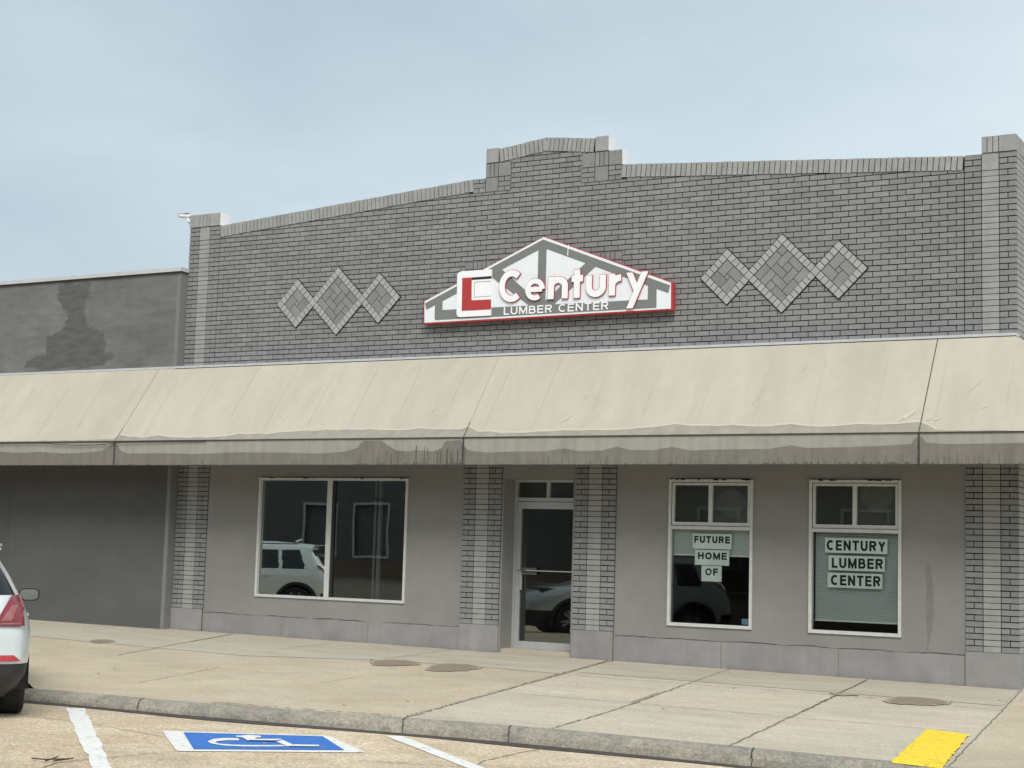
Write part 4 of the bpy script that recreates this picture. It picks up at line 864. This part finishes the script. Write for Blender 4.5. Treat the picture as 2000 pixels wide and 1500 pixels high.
def make_car(paint, name, label, loc, heading, grp):
    root = empty(name, label, 'car', loc, heading, grp); root.scale = (1.015, 1, .945)
    zs = [.20+(.28-.20)*k/2 for k in range(2)]+[.28+(1.635-.28)*k/62 for k in range(63)]
    rings = [ring(z) for z in zs]; n = len(rings[0])
    parts = {'body': MB(), 'windscreen': MB(), 'rear_window': MB(), 'bumper': MB()}
    for j in range(len(zs)-1):
        for i in range(n-1):
            for s_ in (1, -1):
                q = [(rings[j][i], zs[j]), (rings[j][i+1], zs[j]), (rings[j+1][i+1], zs[j+1]), (rings[j+1][i], zs[j+1])]
                P3 = [(s_*p[0], p[1], z) for p, z in q]
                if s_ < 0: P3 = P3[::-1]
                y = sum(p[1] for p in P3)/4; z = sum(p[2] for p in P3)/4; x = abs(sum(p[0] for p in P3)/4); seg = rings[j][i][2]
                if x > .60 and z < .75 and any((y-a)**2+(z-.33)**2 < .385**2 for a in AX): continue
                k = 'body'; m = paint
                if seg in ('rear', 'rc') and z < .52 and y < .6: k = 'bumper'; m = 'black_plastic'
                elif z < .36: k = 'bumper'; m = 'black_plastic'
                elif seg in ('front', 'fc') and z < .52: k = 'bumper'; m = 'black_plastic'
                if seg in ('rear', 'rc') and 1.14 < z < 1.47 and x < wz(z)-.035-.10*max(0, 1.30-z) and y < .62: k = 'rear_window'; m = 'car_glass'
                if seg in ('rc', 'side') and y < 2.9:
                    for wi, (a, b_, s1, s2_) in enumerate(((.62,1.10,.45,0),(1.17,1.98,0,0),(2.06,3.02,0,1.2))):
                        if 1.04 < z < 1.46 and a+.5*(z-1.04)*s1 < y < b_-(z-1.04)*s2_: k = ('side_window', s_, wi); m = 'car_glass'
                if seg in ('front', 'fc') and 1.07 < z < 1.52 and x < wz(z)-.07: k = 'windscreen'; m = 'car_glass'
                parts.setdefault(k, MB()).face(P3, m)
    top = rings[-1]; parts['body'].face([(p[0], p[1], 1.636) for p in top]+[(-p[0], p[1], 1.636) for p in top[::-1]], paint)
    for k, mb in parts.items():
        o = mb.build(k if isinstance(k, str) else k[0], root)
        import bmesh
        bm = bmesh.new(); bm.from_mesh(o.data); bmesh.ops.remove_doubles(bm, verts=bm.verts, dist=.0006); bm.to_mesh(o.data); bm.free()
        o.data.polygons.foreach_set('use_smooth', [True]*len(o.data.polygons))
    MB().box(-.68, .68, .3, 3.9, .24, .93, 'black_plastic').build('underbody', root)
    # wheel arches and wheels
    for sgn in (1, -1):
        for a in AX:
            mb = MB(); N_ = 30
            for k in range(N_):
                t0, t1 = math.pi*(-.06+1.12*k/N_), math.pi*(-.06+1.12*(k+1)/N_)
                for (r0, r1, xa, xb) in ((.375, .435, .897, .893), (.372, .375, .60, .897)):
                    P3 = [(sgn*xa, a+r0*math.cos(t0), .33+r0*math.sin(t0)), (sgn*xb, a+r1*math.cos(t0), .33+r1*math.sin(t0)), (sgn*xb, a+r1*math.cos(t1), .33+r1*math.sin(t1)), (sgn*xa, a+r0*math.cos(t1), .33+r0*math.sin(t1))]
                    mb.face(P3, 'black_plastic')
            mb.build('wheel_arch', root)
            wh = MB(); prof = [(.665,.20),(.665,.29),(.69,.325),(.72,.33),(.84,.33),(.868,.318),(.878,.29),(.875,.245),(.868,.225)]; K = 40
            for k in range(K):
                t0, t1 = 2*math.pi*k/K, 2*math.pi*(k+1)/K
                for (x0, r0), (x1, r1) in zip(prof, prof[1:]):
                    wh.face([(sgn*x0, a+r0*math.cos(t0), .33+r0*math.sin(t0)), (sgn*x1, a+r1*math.cos(t0), .33+r1*math.sin(t0)), (sgn*x1, a+r1*math.cos(t1), .33+r1*math.sin(t1)), (sgn*x0, a+r0*math.cos(t1), .33+r0*math.sin(t1))], 'tyre')
            wr = bpy.data.objects.new('wheel', None); wr = wh.build('wheel', root)
            for gx in (.735, .765, .795): pass
            rm = MB()
            for k in range(10):
                t = 2*math.pi*k/10+(.12 if k % 2 else -.12); c, s3 = math.cos(t), math.sin(t); pc, ps = -s3*.018, c*.018
                rm.face([(sgn*.868, a+.04*c-pc, .33+.04*s3-ps), (sgn*.868, a+.22*c-pc, .33+.22*s3-ps), (sgn*.868, a+.22*c+pc, .33+.22*s3+ps), (sgn*.868, a+.04*c+pc, .33+.04*s3+ps)], 'rim')
            rm.tube([(sgn*.84, a, .33), (sgn*.876, a, .33)], .055, 'rim', 14); rm.build('rim', wr)
            db = MB(); db.tube([(sgn*.70, a, .33), (sgn*.83, a, .33)], .225, 'black_plastic', 28); db.build('hub', wr)
    # rear surface patch helper
    def rear_y(x, z):
        x = abs(x); R = ring(z)
        for p, q2 in zip(R, R[1:]):
            if q2[2] in ('rear', 'rc', 'side') and p[0] <= x <= q2[0]+1e-9: t = (x-p[0])/max(1e-6, q2[0]-p[0]); return p[1]+(q2[1]-p[1])*t
        return R[18][1]
    def patch(zfa, zfb, x0, x1, z0, z1, m, name, off, nu=12, nv=10, lab=None, side=(1, -1), parent=root):
        for s_ in side:
            mb = MB()
            def pt(u, v):
                z = z0+(z1-z0)*v; xi = x0(v); xo = min(x1(v), wz(z)-.004); x = xi+(xo-xi)*u; y = rear_y(x, z)-off; return (s_*(x+off*.6*u), y, z)
            for i in range(nu):
                for j in range(nv):
                    P3 = [pt(i/nu, j/nv), pt((i+1)/nu, j/nv), pt((i+1)/nu, (j+1)/nv), pt(i/nu, (j+1)/nv)]
                    if s_ < 0: P3 = P3[::-1]
                    mb.face(P3, m)
            o = mb.build(name, parent, True)
        return o
    for s_ in (1, -1):
        tl = patch(0, 0, lambda v: .585+.13*v**1.2, lambda v: .815-.02*v, .86, 1.135, 'lamp_red', 'tail_light', .026, side=(s_,))
        patch(0, 0, lambda v: .63+.09*v, lambda v: .70+.05*v, .905, 1.05, 'lamp_clear', 'lens', .031, side=(s_,), parent=tl)
        patch(0, 0, lambda v: .615+.02*v, lambda v: .78, .872, .89, 'lamp_clear', 'lens', .031, side=(s_,), parent=tl)
        patch(0, 0, lambda v: .40, lambda v: .80-.06*v, .545, .60, 'lamp_bright', 'reflector', .022, side=(s_,))
        mb = MB(); 
        # door mirror: housing + glass
        hx_, hy, hz = s_*.955, 2.72, 1.045; prof_ = []
        for k in range(14):
            t = 2*math.pi*k/14; c, s3 = math.cos(t), math.sin(t); prof_.append((abs(c)**.6*math.copysign(1, c), abs(s3)**.6*math.copysign(1, s3)))
        for (y0, k0), (y1, k1) in zip(((0, 1), (.05, 1.02), (.11, .8), (.14, .4)), ((.05, 1.02), (.11, .8), (.14, .4), (.145, .05))):
            for (a0, b0_), (a1, b1_) in zip(prof_, prof_[1:]+prof_[:1]):
                mb.face([(hx_+.105*k0*a0, hy+y0, hz+.072*k0*b0_), (hx_+.105*k0*a1, hy+y0, hz+.072*k0*b1_), (hx_+.105*k1*a1, hy+y1, hz+.072*k1*b1_), (hx_+.105*k1*a0, hy+y1, hz+.072*k1*b0_)], paint)
        mb.face([(hx_+.105*a_, hy, hz+.072*b_) for a_, b_ in prof_], 'black_plastic'); mb.tube([(s_*.80, hy+.08, .985), (s_*.90, hy+.07, 1.0)], .025, 'black_plastic')
        mo = mb.build('mirror', root, False); MB().face([(hx_+.088*a_, hy-.004, hz+.057*b_) for a_, b_ in prof_], 'mirror').build('glass', mo)
        MB().box(min(s_*.60, s_*.62), max(s_*.60, s_*.62), .75, 2.3, 1.575, 1.60, 'chrome').build('roof_rail', root)
        for y in (1.35, 2.3): MB().box(min(s_*.87, s_*.905), max(s_*.87, s_*.905), y, y+.17, .885, .912, paint).build('door_handle', root)
    MB().box(-.60, .60, .19, .42, 1.545, 1.565, paint).build('spoiler', root)
    MB().tube([(.52, .06, .26), (.52, .3, .27)], .035, 'chrome', 14).build('exhaust_pipe', root)
    MB().box(-.17, .17, -.012, 0.03, .62, .74, 'white_paint').build('number_plate', root)
    MB().tube([(0, .75, 1.635), (0, .62, 1.69)], [.03, .012], paint, 8).build('antenna', root)
    return root
hd = math.atan2(.743, .669)
CAR = make_car('car_silver', 'parked_car', 'silver white small car parked nose to the kerb at the left edge', (5.19, -9.16, -.235), hd, 'parked cars')
CAR2 = make_car('car_white', 'parked_car', 'white car outside the left edge, seen mirrored in the wide window', (-3.75, -9.3, -.19), hd, 'parked cars')
